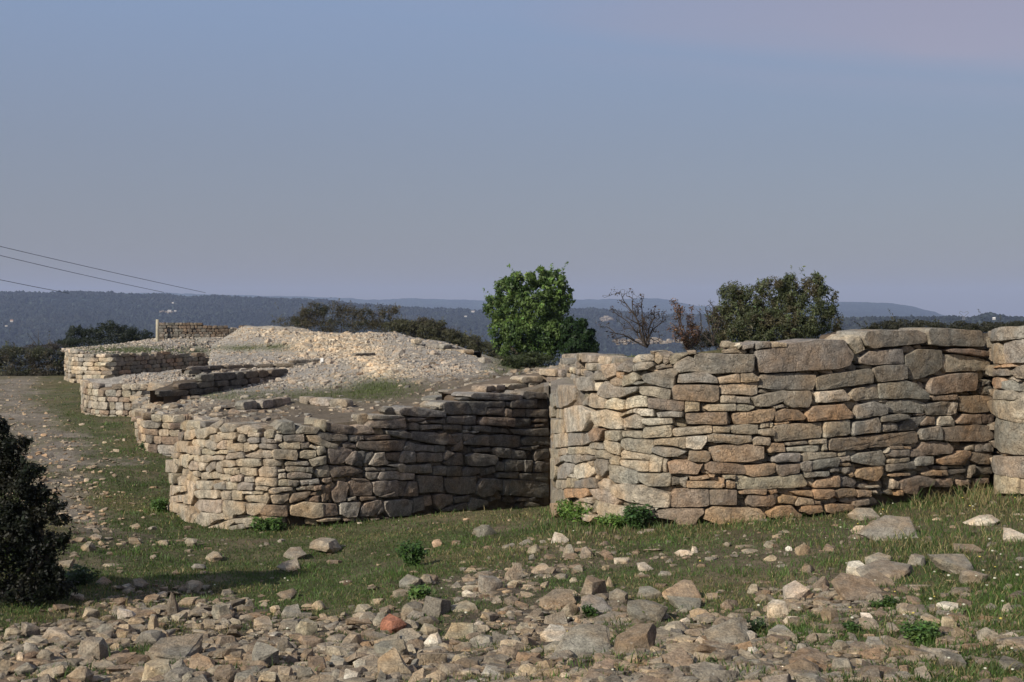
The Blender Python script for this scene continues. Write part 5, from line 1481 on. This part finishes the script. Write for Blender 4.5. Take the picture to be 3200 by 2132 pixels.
house(1478, 974, 10, 5, 2000, "white house on the distant slope left of the green tree", (.40, .35, .32))
house(1455, 989, 8, 4, 1700, "low whitish building below the white house left of the green tree", (.40, .37, .34))
house(3106, 996, 8, 8, 1250, "white house by a wooded knoll on the right horizon", (.7, .68, .64))
# pylon
def pylon(px, py0, py1, d):
    A = Acc(); a = P(px, py1, d); b = P(px, py0, d); H = b[2] - a[2]; o = empty("electricity_pylon", tuple(a)); tag(o, "faint lattice electricity pylon with spreading arms on the right horizon", "pylon")
    c = (.16, .16, .17)
    def bar(p, q, r=.16):
        V, f = tube([np.array(p), np.array(q)], [r, r], 4); A.add(V, f4=f, col=c)
    for s in (-1, 1):
        bar((s * 1.2, 0, 0), (s * .7, 0, H * .45), .2); bar((s * .7, 0, H * .45), (s * 4.2, 0, H * .8), .2); bar((s * 4.2, 0, H * .8), (s * 3.2, 0, H), .2); bar((s * 3.2, 0, H), (s * .4, 0, H * .85), .18)
        for k in range(5):
            z0, z1 = H * .09 * k, H * .09 * (k + 1); x0, x1 = 1.2 - .1 * k, 1.2 - .1 * (k + 1); bar((s * x0, 0, z0), (-s * x1, 0, z1), .12)
    A.build("lattice_mast", MPAINT, o, False)
pylon(3012, 973, 1000, 1150)
# power lines
def cable(pts, label):
    q = np.array(pts, float); W = P(q[:, 0], q[:, 1], q[:, 2]); t = np.linspace(0, 1, len(W)); tt = np.linspace(0, 1, 60)
    path = np.stack([np.interp(tt, t, W[:, k]) for k in range(3)], 1); V, f = tube(path, np.linspace(.045, .09, 60), 5); A = Acc(); A.add(V, f4=f, col=(.03, .03, .032))
    o = A.build("power_line", MPAINT); tag(o, label, "cable", "overhead power lines at upper left")
def cpts(p0, p1, d0, d1, bow):
    out = []
    for t in np.linspace(0, 1, 30):
        d = d0 + (d1 - d0) * t; i0, i1 = 1 / d0, 1 / d1; s = (1 / d - i0) / (i1 - i0); out.append((p0[0] + (p1[0] - p0[0]) * s, p0[1] + (p1[1] - p0[1]) * s + bow * 4 * s * (1 - s), d))
    return out
cable(cpts((-260, 707), (642, 915), 180, 520, 4), "topmost of three thin power lines descending to the hill crest")
cable(cpts((-260, 733), (512, 914), 180, 520, 5), "middle of three thin power lines, ending over the hill crest")
cable(cpts((-260, 817), (216, 917), 180, 420, 3), "lowest and shortest of three thin power lines at the left edge")
# ------------------------------------------------------------------ foliage
def leaf_quads(cen, nrm, size, col, colvar=.25, aspect=.45, seed=0, droop=0):
    r = np.random.default_rng(seed); n = len(cen)
    d = nrm + r.normal(0, .55, (n, 3)); d /= np.linalg.norm(d, axis=1)[:, None] + 1e-9      # leaf normal
    a = r.normal(size=(n, 3)); a[:, 2] -= droop; a -= d * (a * d).sum(1)[:, None]; a /= np.linalg.norm(a, axis=1)[:, None] + 1e-9; b = np.cross(d, a)
    s = size * r.lognormal(0, .3, n)[:, None]
    V = np.stack([cen - a * s, cen + b * s * aspect - a * s * .1, cen + a * s, cen - b * s * aspect - a * s * .1], 1).reshape(-1, 3)
    f = np.arange(4 * n).reshape(n, 4); c = np.asarray(col) * (1 + r.normal(0, colvar, n))[:, None] * (1 + r.normal(0, .08, (n, 3)))
    return V, f, np.repeat(np.clip(c, .004, .6), 4, 0)
def clump_points(cl, n, seed, shell=.55, up=.0):
    """cl: rows (x,y,z, rx,ry,rz)"""
    r = np.random.default_rng(seed); cl = np.asarray(cl, float); vol = (cl[:, 3] * cl[:, 5]) ; w = vol / vol.sum()
    k = r.choice(len(cl), n, p=w); u = r.normal(size=(n, 3)); u /= np.linalg.norm(u, axis=1)[:, None]
    rad = (shell + (1 - shell) * r.random(n) ** .7)
    off = r.uniform(0, 99, 3)
    rad = rad * (1 + .28 * fbm(u * 2.2 + k[:, None] * 3.3 + off, 3))
    p = cl[k, :3] + u * cl[k, 3:6] * rad[:, None]; return p, u, k
def px_clumps(l, d, depth=.8):
    out = []
    for q in l:
        px, py, rx, ry = q[:4]; dd = d + (q[4] if len(q) > 4 else 0); p = P(px, py, dd); out.append((p[0], p[1], p[2], rx * dd / F, rx * dd / F * depth, ry * dd / F))
    return out
def limb(A, p0, p1, r0, r1, wob, seed, n=8, col=(.10, .085, .065)):
    r = np.random.default_rng(seed); t = np.linspace(0, 1, n)[:, None]; p0, p1 = np.asarray(p0, float), np.asarray(p1, float)
    path = p0 + (p1 - p0) * t + np.cumsum(r.normal(0, wob, (n, 3)), 0) * np.sin(t * math.pi); V, f = tube(path, np.linspace(r0, r1, n), 6); A.add(V, f4=f, col=col); return path
def leafy(name, clumps, d, n, size, col, label, cat, base_px, seed, group=None, trunk=.09, depth=.8, shell=.5, colvar=.28, sub=True, aspect=.45, alt=None, twigs=0, sprays=0, stems=5, gapt=-.28):
    cl = np.array(px_clumps(clumps, d, depth)); base = P(base_px[0], base_px[1], d)
    root = empty(name, tuple(base)); tag(root, label, cat, group); r = np.random.default_rng(seed)
    A = Acc()
    if sub:   # smaller clumps budding from the big ones give a ragged outline
        ex = []
        for c in cl:
            for _ in range(9):
                u = r.normal(size=3); u /= np.linalg.norm(u); u[2] = abs(u[2]) * .8 if r.random() < .65 else u[2]; s = r.uniform(.22, .42)
                ex.append((*(c[:3] + u * c[3:6] * r.uniform(.75, 1.08)), *(c[3:6] * s)))
        cl2 = np.vstack([cl, ex])
    else: cl2 = cl
    p, u, k = clump_points(cl2, n, seed, shell)
    gap = fbm(p * (2.2 / max(.25, cl[:, 3].mean())) + seed, 3); kp = gap > gapt; p, u, k = p[kp], u[kp], k[kp]
    cc = np.tile(np.array(col), (len(p), 1)); tint = fbm(p * (1.3 / max(.25, cl[:, 3].mean())) + 5 + seed, 2)
    if alt is not None: cc = cc + (np.array(alt) - cc) * ss(-.1, .4, tint)[:, None]
    cc = cc * (1 + .3 * fbm(p * (4 / max(.25, cl[:, 3].mean())), 2))[:, None]
    V, f, _c = leaf_quads(p, u, size, (1, 1, 1), colvar, aspect, seed); A.add(V, f4=f, col=np.clip(np.repeat(cc, 4, 0) * _c, .004, .5))
    if sprays:   # thin shoots sticking out of the crown
        top = cl2[r.choice(len(cl2), sprays)]
        for c in top:
            uu = r.normal(size=3); uu[2] = abs(uu[2]) + .6; uu /= np.linalg.norm(uu); L = c[3:6].mean() * r.uniform(1.0, 1.9); q0 = c[:3] + uu * c[3:6] * .6
            m = int(26); t = r.random(m)[:, None]; pp = q0 + uu * L * t + r.normal(0, size * 1.3, (m, 3)) * (1.1 - t); V, f, _c = leaf_quads(pp, np.tile(uu, (m, 1)), size, col, colvar, aspect, int(r.integers(1e6))); A.add(V, f4=f, col=_c)
    A.build("crown", ML, root, False, tuple(base))
    root.children[-1].location = (0, 0, 0)
    B = Acc()
    for c in cl[r.permutation(len(cl))[:max(stems, 3)]]:
        b0 = r.normal(0, .06, 3) * (1, 1, 0); limb(B, b0, (c[:3] - base), trunk * r.uniform(.5, 1), trunk * .18, .03, int(r.integers(1e6)))
    for _ in range(twigs):
        c = cl2[r.integers(len(cl2))]; b0 = c[:3] - base; uu = r.normal(size=3); uu[2] = abs(uu[2]) + .5; uu /= np.linalg.norm(uu); limb(B, b0, b0 + uu * c[3:6].mean() * r.uniform(.8, 1.6), .012 * d / 40, .004 * d / 40, .015, int(r.integers(1e6)), 5, (.09, .075, .06))
    B.build("trunk", MB, root)
    return root
# bright green tree
leafy("laurel_tree", [(1585, 905, 42, 40), (1640, 885, 42, 38), (1690, 872, 34, 36), (1735, 885, 38, 40), (1765, 925, 26, 36), (1555, 965, 34, 46), (1610, 960, 56, 56), (1680, 955, 60, 60, -.3), (1740, 975, 40, 50), (1560, 1035, 34, 46), (1625, 1045, 60, 58, -.3), (1700, 1045, 60, 60, -.2), (1745, 1045, 40, 48), (1590, 1085, 50, 34), (1690, 1095, 66, 36)],
      45, 42000, .055, (.135, .21, .055), "tall bright green leafy tree standing alone at centre of the skyline", "tree", (1655, 1150), 21, trunk=.12, alt=(.065, .125, .03), sprays=170, gapt=-.14)
leafy("laurel_bush", [(1790, 1030, 40, 40), (1825, 1060, 38, 40), (1800, 1085, 60, 36), (1850, 1092, 24, 24)], 44, 12000, .05, (.030, .066, .016), "darker green bush leaning against the right foot of the bright green tree", "bush", (1800, 1130), 22, trunk=.05)
# big olive evergreen at right
leafy("evergreen_shrub", [(2480, 940, 46, 50), (2250, 1010, 34, 50), (2350, 965, 50, 50), (2420, 1020, 60, 50, -.4), (2490, 1040, 60, 46, -.4), (2330, 1040, 60, 46, -.4), (2290, 930, 42, 52), (2345, 930, 50, 44), (2420, 905, 54, 48), (2470, 905, 34, 50), (2540, 905, 34, 50), (2580, 945, 44, 52), (2300, 1000, 56, 52), (2380, 990, 66, 60, -.3), (2460, 985, 60, 62), (2540, 1000, 56, 56, -.3), (2600, 1010, 36, 48), (2290, 1060, 58, 40), (2400, 1060, 70, 44, -.3), (2520, 1060, 70, 44), (2610, 1055, 30, 38)],
      35, 80000, .032, (.098, .118, .050), "broad olive green evergreen with brownish patches behind the big right capstone", "tree", (2440, 1120), 23, trunk=.08, alt=(.145, .125, .068), sprays=240, gapt=-.16, aspect=.34, colvar=.35, twigs=25)
# heath on the mound's skyline and the scrub around
SCR = "scrub bushes around the ruins"
leafy("heath_shrub", [(905, 1012, 60, 26), (960, 1000, 40, 36), (985, 985, 40, 38), (1040, 985, 46, 44), (1090, 990, 40, 40), (1140, 992, 34, 38), (1190, 990, 30, 42), (1230, 985, 18, 36), (1100, 1020, 110, 26), (960, 1022, 90, 20), (1200, 1025, 50, 24)], 62, 26000, .045, (.11, .096, .056), "brown heathy thicket along the skyline behind the gravel mound", "bush", (1060, 1060), 24, SCR, trunk=.04, alt=(.055, .065, .032), aspect=.22, twigs=120, sprays=60, colvar=.4)
leafy("heath_shrub", [(1310, 1022, 34, 30), (1350, 1030, 36, 34), (1285, 1035, 30, 24), (1390, 1050, 40, 26), (1330, 1060, 60, 20)], 60, 9000, .045, (.085, .074, .046), "small brown shrub right of the skyline thicket, above the mound's right slope", "bush", (1330, 1080), 25, SCR, trunk=.03, aspect=.22, twigs=50, sprays=25, colvar=.4)
leafy("maquis_shrub", [(1280, 1025, 50, 26), (1340, 1035, 60, 32), (1400, 1060, 60, 32), (1460, 1085, 60, 36), (1520, 1105, 60, 36), (1580, 1120, 60, 36), (1500, 1135, 70, 26), (1440, 1065, 30, 26), (1620, 1135, 50, 26), (1240, 1020, 50, 20)], 60, 46000, .045, (.105, .105, .052), "low olive brown scrub filling the slope between the mound and the green tree", "bush", (1490, 1170), 26, SCR, trunk=.02, aspect=.3, twigs=60, sprays=30, colvar=.35)
leafy("maquis_shrub", [(1640, 1125, 60, 22), (1700, 1130, 50, 20), (1590, 1150, 40, 16)], 42, 9000, .035, (.060, .078, .026), "fresh green low scrub at the foot of the bright green tree", "bush", (1650, 1160), 27, SCR, trunk=.02, aspect=.35, sprays=15)
leafy("juniper_bush", [(235, 1055, 28, 36), (215, 1075, 26, 22), (290, 1050, 40, 30), (330, 1040, 36, 32), (370, 1045, 36, 34), (410, 1052, 40, 32), (450, 1062, 40, 26), (320, 1072, 120, 22), (480, 1068, 26, 20)], 74, 24000, .05, (.030, .042, .020), "dense dark green bushes behind the farthest tower at left", "bush", (340, 1110), 28, SCR, trunk=.05, aspect=.3, sprays=20, colvar=.3)
leafy("maquis_shrub", [(20, 1110, 60, 28), (90, 1115, 60, 30), (150, 1120, 50, 32), (190, 1130, 30, 36), (60, 1140, 80, 30), (150, 1155, 60, 24), (-40, 1130, 60, 40), (40, 1165, 90, 20), (130, 1172, 80, 16)], 66, 26000, .05, (.082, .09, .044), "brownish green thicket at the left edge beyond the pebble track", "bush", (90, 1195), 29, SCR, trunk=.03, aspect=.3, alt=(.095, .078, .05), sprays=30, colvar=.35, twigs=40)
leafy("heath_shrub", [(120, 1088, 60, 12), (190, 1085, 40, 14), (150, 1098, 80, 12)], 84, 7000, .06, (.075, .062, .050), "thin grey leafless thicket above the brownish green thicket at left", "bush", (150, 1120), 30, SCR, trunk=.02, aspect=.15, twigs=60, colvar=.3)
leafy("maquis_shrub", [(2760, 1032, 50, 28), (2820, 1026, 60, 30), (2890, 1030, 60, 28), (2990, 1034, 70, 26), (3090, 1032, 70, 26), (3180, 1028, 60, 26), (2720, 1045, 40, 24)], 60, 30000, .05, (.052, .052, .026), "strip of brown green scrub just above the right capstones", "bush", (2900, 1050), 31, SCR, trunk=.03, aspect=.3, colvar=.35, sprays=20)
leafy("maquis_shrub", [(2190, 1075, 40, 26), (2230, 1060, 40, 30), (2160, 1085, 30, 18), (2260, 1080, 40, 22)], 37, 9000, .026, (.050, .050, .032), "grey green twiggy shrub between the withered shrub and the olive evergreen", "bush", (2210, 1120), 32, SCR, trunk=.02, aspect=.25, twigs=50, colvar=.35)
# near dark bush at the left edge
leafy("evergreen_shrub", [(150, 1585, 54, 30), (192, 1628, 34, 18), (95, 1478, 50, 34), (55, 1395, 40, 34), (175, 1700, 46, 40), (-20, 1350, 46, 60), (15, 1430, 60, 70), (60, 1500, 60, 50), (110, 1545, 46, 34), (30, 1560, 90, 80), (120, 1610, 54, 34), (70, 1660, 80, 90), (0, 1720, 130, 120), (110, 1740, 70, 100), (150, 1820, 60, 70), (60, 1850, 150, 90), (-90, 1500, 90, 160), (-120, 1750, 120, 190), (-60, 1320, 50, 50), (-150, 1260, 110, 120), (-270, 1230, 120, 150), (-250, 1420, 150, 160), (-320, 1650, 160, 220)],
      11.8, 85000, .018, (.012, .018, .008), "dense dark evergreen bush filling the left edge of the foreground", "bush", (40, 1945), 33, trunk=.05, alt=(.024, .024, .011), aspect=.4, colvar=.45, sprays=120, depth=.9, shell=.35, twigs=40)
# bare dark shrub
def bare(name, base_px, d, tips, label, leafcol, nleaf, seed, group, col=(.055, .045, .038)):
    base = P(*base_px, d); root = empty(name, tuple(base)); tag(root, label, "shrub", group); r = np.random.default_rng(seed); A = Acc(); L = Acc()
    def grow(p0, p1, r0, lev):
        path = limb(A, p0, p1, r0, r0 * .45, .035, int(r.integers(1e6)), 8, col); ln = np.linalg.norm(np.subtract(p1, p0))
        if lev > 0:
            for t in np.linspace(.4, .98, 3):
                q = path[int(t * 7)]; dr = (path[-1] - path[0]) / ln + r.normal(0, .55, 3) + (0, 0, .35); dr /= np.linalg.norm(dr); grow(q, q + dr * ln * r.uniform(.22, .42), r0 * .5, lev - 1)
        m = nleaf if lev == 0 else max(1, nleaf // 3)
        if m:
            pp = path[-1] + r.normal(0, .035, (m, 3)); V, f, c = leaf_quads(pp, r.normal(size=(m, 3)), .022, leafcol, .4, .5, int(r.integers(1e6))); L.add(V, f4=f, col=c)
    for tx, ty in tips: grow(np.zeros(3), P(tx, ty, d + r.normal(0, .3)) - base  , .021, 2)
    A.build("stems", MB, root); L.build("leaves", ML, root, False)
bare("bare_shrub", (2022, 1085), 28, [(1905, 1038), (1918, 975), (1935, 938), (1975, 940), (2005, 945), (2045, 975), (2080, 1000), (1955, 990)], "bare dark shrub with forked leafless branches against the hills", (.05, .032, .022), 6, 41, "withered shrubs behind the right tower")
bare("bare_shrub", (2146, 1095), 30, [(2105, 965), (2125, 962), (2150, 990), (2175, 1015), (2190, 1040), (2100, 1010), (2130, 1015)], "withered shrub still holding rusty brown leaves, right of the bare one", (.125, .07, .042), 24, 42, "withered shrubs behind the right tower", (.07, .05, .042))
bare("bare_shrub", (2230, 1080), 33, [(2205, 960), (2190, 985), (2225, 975), (2250, 1000)], "thin dry stems poking up beside the olive evergreen", (.09, .07, .04), 2, 43, "withered shrubs behind the right tower")
# weeds
def weed(px, py, w, h, label, col, seed, n=900, size=.02, zoff=0.0, group="green weeds in the grass and on the walls", d=None, name="weed"):
    d = d or float(hit(px, py)[0]); b = P(px, py, d); root = empty(name, tuple(b)); tag(root, label, "weed", group); r = np.random.default_rng(seed); W, H = w * d / F / 2, h * d / F
    A = Acc(); m = max(6, n // 60); St = Acc()
    for i in range(m):
        a = r.uniform(0, 6.3); tip = np.array([math.cos(a) * W * r.uniform(.2, 1), math.sin(a) * W * r.uniform(.2, 1) * .7, H * r.uniform(.45, 1)]); path = limb(St, (0, 0, -.02), tip, .004, .0015, .006, int(r.integers(1e6)), 5, np.array(col) * 1.1)
        k = n // m; t = r.random(k) ** .6; idx = t * 4; i0 = np.minimum(idx.astype(int), 3); pp = path[i0] + (path[i0 + 1] - path[i0]) * (idx - i0)[:, None] + r.normal(0, size * 1.2, (k, 3)); pp[:, 2] = np.maximum(pp[:, 2], 0.0)
        V, f, c = leaf_quads(pp, np.tile((0, -.3, 1.0), (k, 1)), size, col, .3, .5, int(r.integers(1e6))); A.add(V, f4=f, col=c)
    St.build("stems", ML, root); A.build("leaves", ML, root, False); return root
weed(1285, 1768, 110, 74, "dark green leafy weed growing alone in the grass at centre", (.045, .09, .02), 51, 2600, .02)
weed(1850, 1640, 190, 74, "bright green weeds crowding the left foot of the right tower", (.10, .17, .034), 52, 4200, .02)
weed(1985, 1645, 90, 64, "dark green plant climbing the bottom blocks of the right tower", (.04, .08, .022), 53, 1800, .022, d=15.1)
weed(1775, 1625, 110, 64, "green tuft at the left corner of the right tower base", (.095, .16, .034), 54, 2000, .018)
weed(1925, 1650, 120, 40, "low bright weeds below the bottom blocks of the right tower", (.10, .165, .036), 55, 2600, .018)
weed(1310, 1880, 90, 46, "feathery green plant behind the large dark boulder", (.075, .13, .03), 56, 1800, .016)
weed(840, 1655, 120, 34, "green weeds along the base of the centre tower's big blocks", (.06, .11, .026), 57, 2600, .02)
weed(500, 1600, 60, 40, "green grass tuft against the left foot of the centre tower", (.065, .12, .026), 58, 1800, .02)
weed(1550, 1580, 150, 36, "green weeds along the shaded foot of the centre tower", (.055, .10, .026), 59, 2800, .022)
weed(470, 1408, 90, 24, "green tuft at the foot of the low pale tower", (.036, .066, .016), 60, 700, .03)
weed(2660, 1975, 60, 30, "small leafy plant among the slabs below the slab pile", (.040, .078, .018), 61, 600, .012)
weed(2880, 2010, 120, 60, "feathery green plants in the lower right grass", (.07, .125, .03), 62, 2600, .013)
weed(1850, 1925, 60, 30, "small green plant under the pale grey flat slab", (.040, .076, .018), 63, 500, .012)
weed(2010, 1935, 50, 30, "yellowish green plant in front of the long dark slab", (.085, .10, .02), 64, 500, .012)
weed(2370, 1975, 60, 34, "dark spiky plant left of the tan upright block", (.028, .05, .018), 65, 500, .012)
weed(2760, 1900, 90, 30, "green leafy weeds below the big slab pile", (.045, .085, .018), 66, 700, .012)
weed(240, 1720 + 110, 160, 60, "grass clump in the shade of the dark bush", (.036, .060, .018), 67, 1400, .018)
weed(1240, 1120 + 24, 26, 22, "tiny green sprout on the cream rubble of the mound", (.05, .11, .02), 68, 200, .03, d=41)
# white marker on the wall edge
mk = P(1011, 1131, 42.2); A = Acc(); V, Fc = ico(1); w = 9 * 42.2 / F / 2; h = 16 * 42.2 / F / 2
bx = np.array([(sx * w, sy * w * .5, sz * h) for sz in (-1, 1) for sy in (-1, 1) for sx in (-1, 1)]); A.add(bx + mk + (0, -.35, .05), None, [(0, 2, 3, 1), (4, 5, 7, 6), (0, 1, 5, 4), (1, 3, 7, 5), (3, 2, 6, 7), (2, 0, 4, 6)], (.72, .72, .70))
o = A.build("marker_plate", MPAINT, None, False, tuple(mk)); tag(o, "small white square marker standing on the thin dark wall edge", "marker")
# ------------------------------------------------------------------ grass blades
def grass_stuff():
    r = np.random.default_rng(123); n = 330000
    px = r.uniform(-80, 3280, n); py = 1190 + (2150 - 1190) * r.random(n) ** .8; k = np.ones(n, bool)
    d = hit(px, py); x = (px - CX) / F * d; d = d + r.normal(0, .05, n); z = ground_z(x, d)
    _, _, rub, pat, dry, gr = ground_masks(x, d, z)
    q = gr * (1 - pat) ** 2; k = (r.random(n) < q * 1.15 + .015) & (d < 62)
    inw = (d > dfront(px) - .03) & (px > 250); k &= ~inw; k &= ~((px < 260) & (d > 56.5) & (px > 200))
    px, py, d, x, z, dry, gr = [v[k] for v in (px, py, d, x, z, dry, gr)]; n = len(px)
    clump = fbm2(x, d, 1.7, 3, 44); clump2 = fbm2(x, d, .5, 3, 45)
    tall = .75 * blob(px, py, 3000, 1560, 230, 40) + .5 * blob(px, py, 1800, 1640, 150, 30) + .4 * blob(px, py, 2900, 1700, 300, 60)
    h = (.028 + .05 * np.clip(clump + .1, 0, 1) ** 1.5 + .10 * np.clip(tall, 0, 1) + .05 * np.exp(-np.clip(dfront(px) - d, 0, 9) / .22) * (px > 600)) * r.lognormal(0, .35, n); w = .0035 * np.maximum(1, d / 11) * r.uniform(.7, 1.4, n)
    a = r.uniform(0, 2 * math.pi, n); ln = r.normal(0, .45, (n, 2)) * h[:, None]; bx, by = np.cos(a) * w, np.sin(a) * w
    b = np.stack([x, d, z - .01], 1); t = b + np.c_[ln, h]; m = b + np.c_[ln * .35, h * .6]
    V = np.stack([b - np.c_[bx, by, 0 * bx], b + np.c_[bx, by, 0 * bx], m + np.c_[bx, by, 0 * bx] * .7, m - np.c_[bx, by, 0 * bx] * .7, t], 1).reshape(-1, 3)
    i = np.arange(n) * 5; f4 = np.stack([i, i + 1, i + 2, i + 3], 1); f3 = np.stack([i + 3, i + 2, i + 4], 1)
    isdry = (r.random(n) < dry * .55 + .06 + .25 * tall)
    g = np.array((.058, .098, .024)) * (1 + .35 * clump2 + .25 * clump)[:, None]; c = np.where(isdry[:, None], np.array((.21, .175, .085)), g) * r.lognormal(0, .25, n)[:, None]
    o = link("grass", make_mesh("grass", V, [f4, f3], np.clip(np.repeat(c, 5, 0), .005, .5), MG, False)); tag(o, "short dark green grass with dry straw blades over the slope", "grass", kind="stuff")
    # terrace turf
    n = 60000; px = r.uniform(560, 2700, n); py = r.uniform(1070, 1250, n); d = hit_fill(px, py); x = (px - CX) / F * d; z = fill_z(x, d); C, gv, cm, gr = fill_color(x, d, z)
    k = (r.random(n) < gr) & (d > dfront(px) + .35) & (d < 60); px, d, x, z, C = px[k], d[k], x[k], z[k], C[k]; n = len(px)
    h = .05 * r.lognormal(0, .35, n); w = .004 * d / 13; a = r.uniform(0, 6.3, n); bx, by = np.cos(a) * w, np.sin(a) * w; b = np.stack([x, d, z - .01], 1); t = b + np.c_[r.normal(0, .4, (n, 2)) * h[:, None], h]
    V = np.stack([b - np.c_[bx, by, 0 * bx], b + np.c_[bx, by, 0 * bx], t], 1).reshape(-1, 3); f3 = np.arange(3 * n).reshape(n, 3); c = np.array((.075, .098, .03)) * r.lognormal(0, .3, n)[:, None]
    o = link("turf", make_mesh("turf", V, [f3], np.clip(np.repeat(c, 3, 0), .005, .5), MG, False)); tag(o, "thin turf on top of the ruined terrace and the mound", "grass", kind="stuff")
    # little white and yellow flowers and pale chips
    n = 1400; px = r.uniform(250, 3200, n); py = r.uniform(1560, 2130, n); w_ = .15 + ss(2300, 2700, px) * 1.2 * (py < 1980); k = r.random(n) < w_ * .22; px, py = px[k], py[k]; d = hit(px, py); k = (d < dfront(px) - .1) | (px < 252); px, py, d = px[k], py[k], d[k]; x = (px - CX) / F * d; z = ground_z(x, d)
    A = Acc(); V, Fc = ico(1)
    for i in range(len(px)): s = r.uniform(.006, .014); A.add(V * s * (1, 1, .6) + (x[i], d[i], z[i] + r.uniform(.02, .09)), f3=Fc, col=(.62, .6, .5) if r.random() < .8 else (.6, .5, .12))
    o = A.build("flowers", ML, None, False); tag(o, "tiny white flower heads sprinkled through the grass", "flowers", kind="stuff")
grass_stuff()
# ------------------------------------------------------------------ air, sun, sky
SUN_AZ, SUN_EL = math.radians(44), math.radians(32)
def haze():
    x0, x1, y0, y1, z0, z1 = -7200, 7200, -120, 7000, ZC - 110, ZC + 150
    V = [(x, y, z) for z in (z0, z1) for y in (y0, y1) for x in (x0, x1)]
    me = make_mesh("haze", V, [[(0, 2, 3, 1), (4, 5, 7, 6), (0, 1, 5, 4), (1, 3, 7, 5), (3, 2, 6, 7), (2, 0, 4, 6)]], None, None, False)
    m = bpy.data.materials.new("haze_air"); m.use_nodes = True; nt = m.node_tree; nt.nodes.remove(nt.nodes["Principled BSDF"])
    v = nt.nodes.new("ShaderNodeVolumePrincipled"); v.inputs["Color"].default_value = HAZE_COL; v.inputs["Density"].default_value = HAZE_D; v.inputs["Anisotropy"].default_value = 0
    nt.links.new(v.outputs[0], nt.nodes["Material Output"].inputs["Volume"]); me.materials.append(m)
    tag(link("haze", me), kind="stuff")
HAZE_COL = (.52, .64, .95, 1); HAZE_D = 1.45e-4
haze()
sun = bpy.data.lights.new("sun", 'SUN'); sun.energy = 4.7; sun.angle = math.radians(.5); sun.color = (1.0, .92, .80)
so = bpy.data.objects.new("sun", sun); COL.objects.link(so)
from mathutils import Vector
tow = Vector((-math.sin(SUN_AZ) * math.cos(SUN_EL), -math.cos(SUN_AZ) * math.cos(SUN_EL), math.sin(SUN_EL)))
so.rotation_euler = tow.to_track_quat('Z', 'Y').to_euler()
w = bpy.data.worlds.new("World"); scene.world = w; w.use_nodes = True; nt = w.node_tree
bg = nt.nodes["Background"]; sky = nt.nodes.new("ShaderNodeTexSky"); sky.sky_type = 'NISHITA'; sky.sun_disc = False
sky.sun_elevation = SUN_EL; sky.sun_rotation = math.atan2(tow.x, tow.y); sky.air_density = 1.0; sky.dust_density = 1.5; sky.ozone_density = 1.5; sky.altitude = 100
tc = nt.nodes.new("ShaderNodeTexCoord"); sx = nt.nodes.new("ShaderNodeSeparateXYZ"); nt.links.new(tc.outputs["Generated"], sx.inputs[0])
# hazy veil: the sky keeps the Nishita light, tinted towards the lavender-blue of a smoky spring horizon
g = ramp(nt, sx.outputs["Z"], [(0.0, (2.0, 1.75, 1.75)), (.06, (1.9, 1.85, 2.1)), (.13, (1.9, 2.1, 2.75)), (.24, (2.05, 2.72, 4.15)), (.42, (2.6, 3.5, 5.0)), (1.0, (3.2, 4.0, 5.4))])
# thin slanting cirrus: streaks in sky directions, thickest towards the upper right
v = mathn(nt, 'ADD', mathn(nt, 'MULTIPLY', sx.outputs["Z"], 9.0), mathn(nt, 'MULTIPLY', sx.outputs["X"], 1.15))
cv = nt.nodes.new("ShaderNodeCombineXYZ"); nt.links.new(mathn(nt, 'MULTIPLY', sx.outputs["X"], 1.6), cv.inputs[0]); nt.links.new(sx.outputs["Y"], cv.inputs[1]); nt.links.new(v, cv.inputs[2])
cl = noise(nt, cv.outputs[0], 1.7, 5, .5)
band = ramp(nt, v, [(1.70 / 4, 0.0), (1.85 / 4, .35), (1.93 / 4, .15), (2.06 / 4, .95), (1.0, .9)])
nt.links.new(mathn(nt, 'MULTIPLY', v, .25), band.node.inputs[0])
cm = mathn(nt, 'MULTIPLY', mathn(nt, 'MULTIPLY', ramp(nt, cl, [(.25, .3), (.55, 1.0)]), band), ramp(nt, sx.outputs["X"], [(0.0, .12), (.10, .5), (.3, .95)]))
g = mix(nt, cm, g, (2.95, 2.6, 3.3))
c = mix(nt, .8, sky.outputs[0], g)
nt.links.new(c, bg.inputs["Color"]); bg.inputs["Strength"].default_value = .1
scene.view_settings.view_transform = 'Standard'; scene.view_settings.look = 'None'; scene.view_settings.gamma = 1; scene.view_settings.exposure = 0.25
scene.cycles.volume_bounces = 0; scene.cycles.max_bounces = 6; scene.cycles.transparent_max_bounces = 8
scene.cycles.volume_step_rate = 1
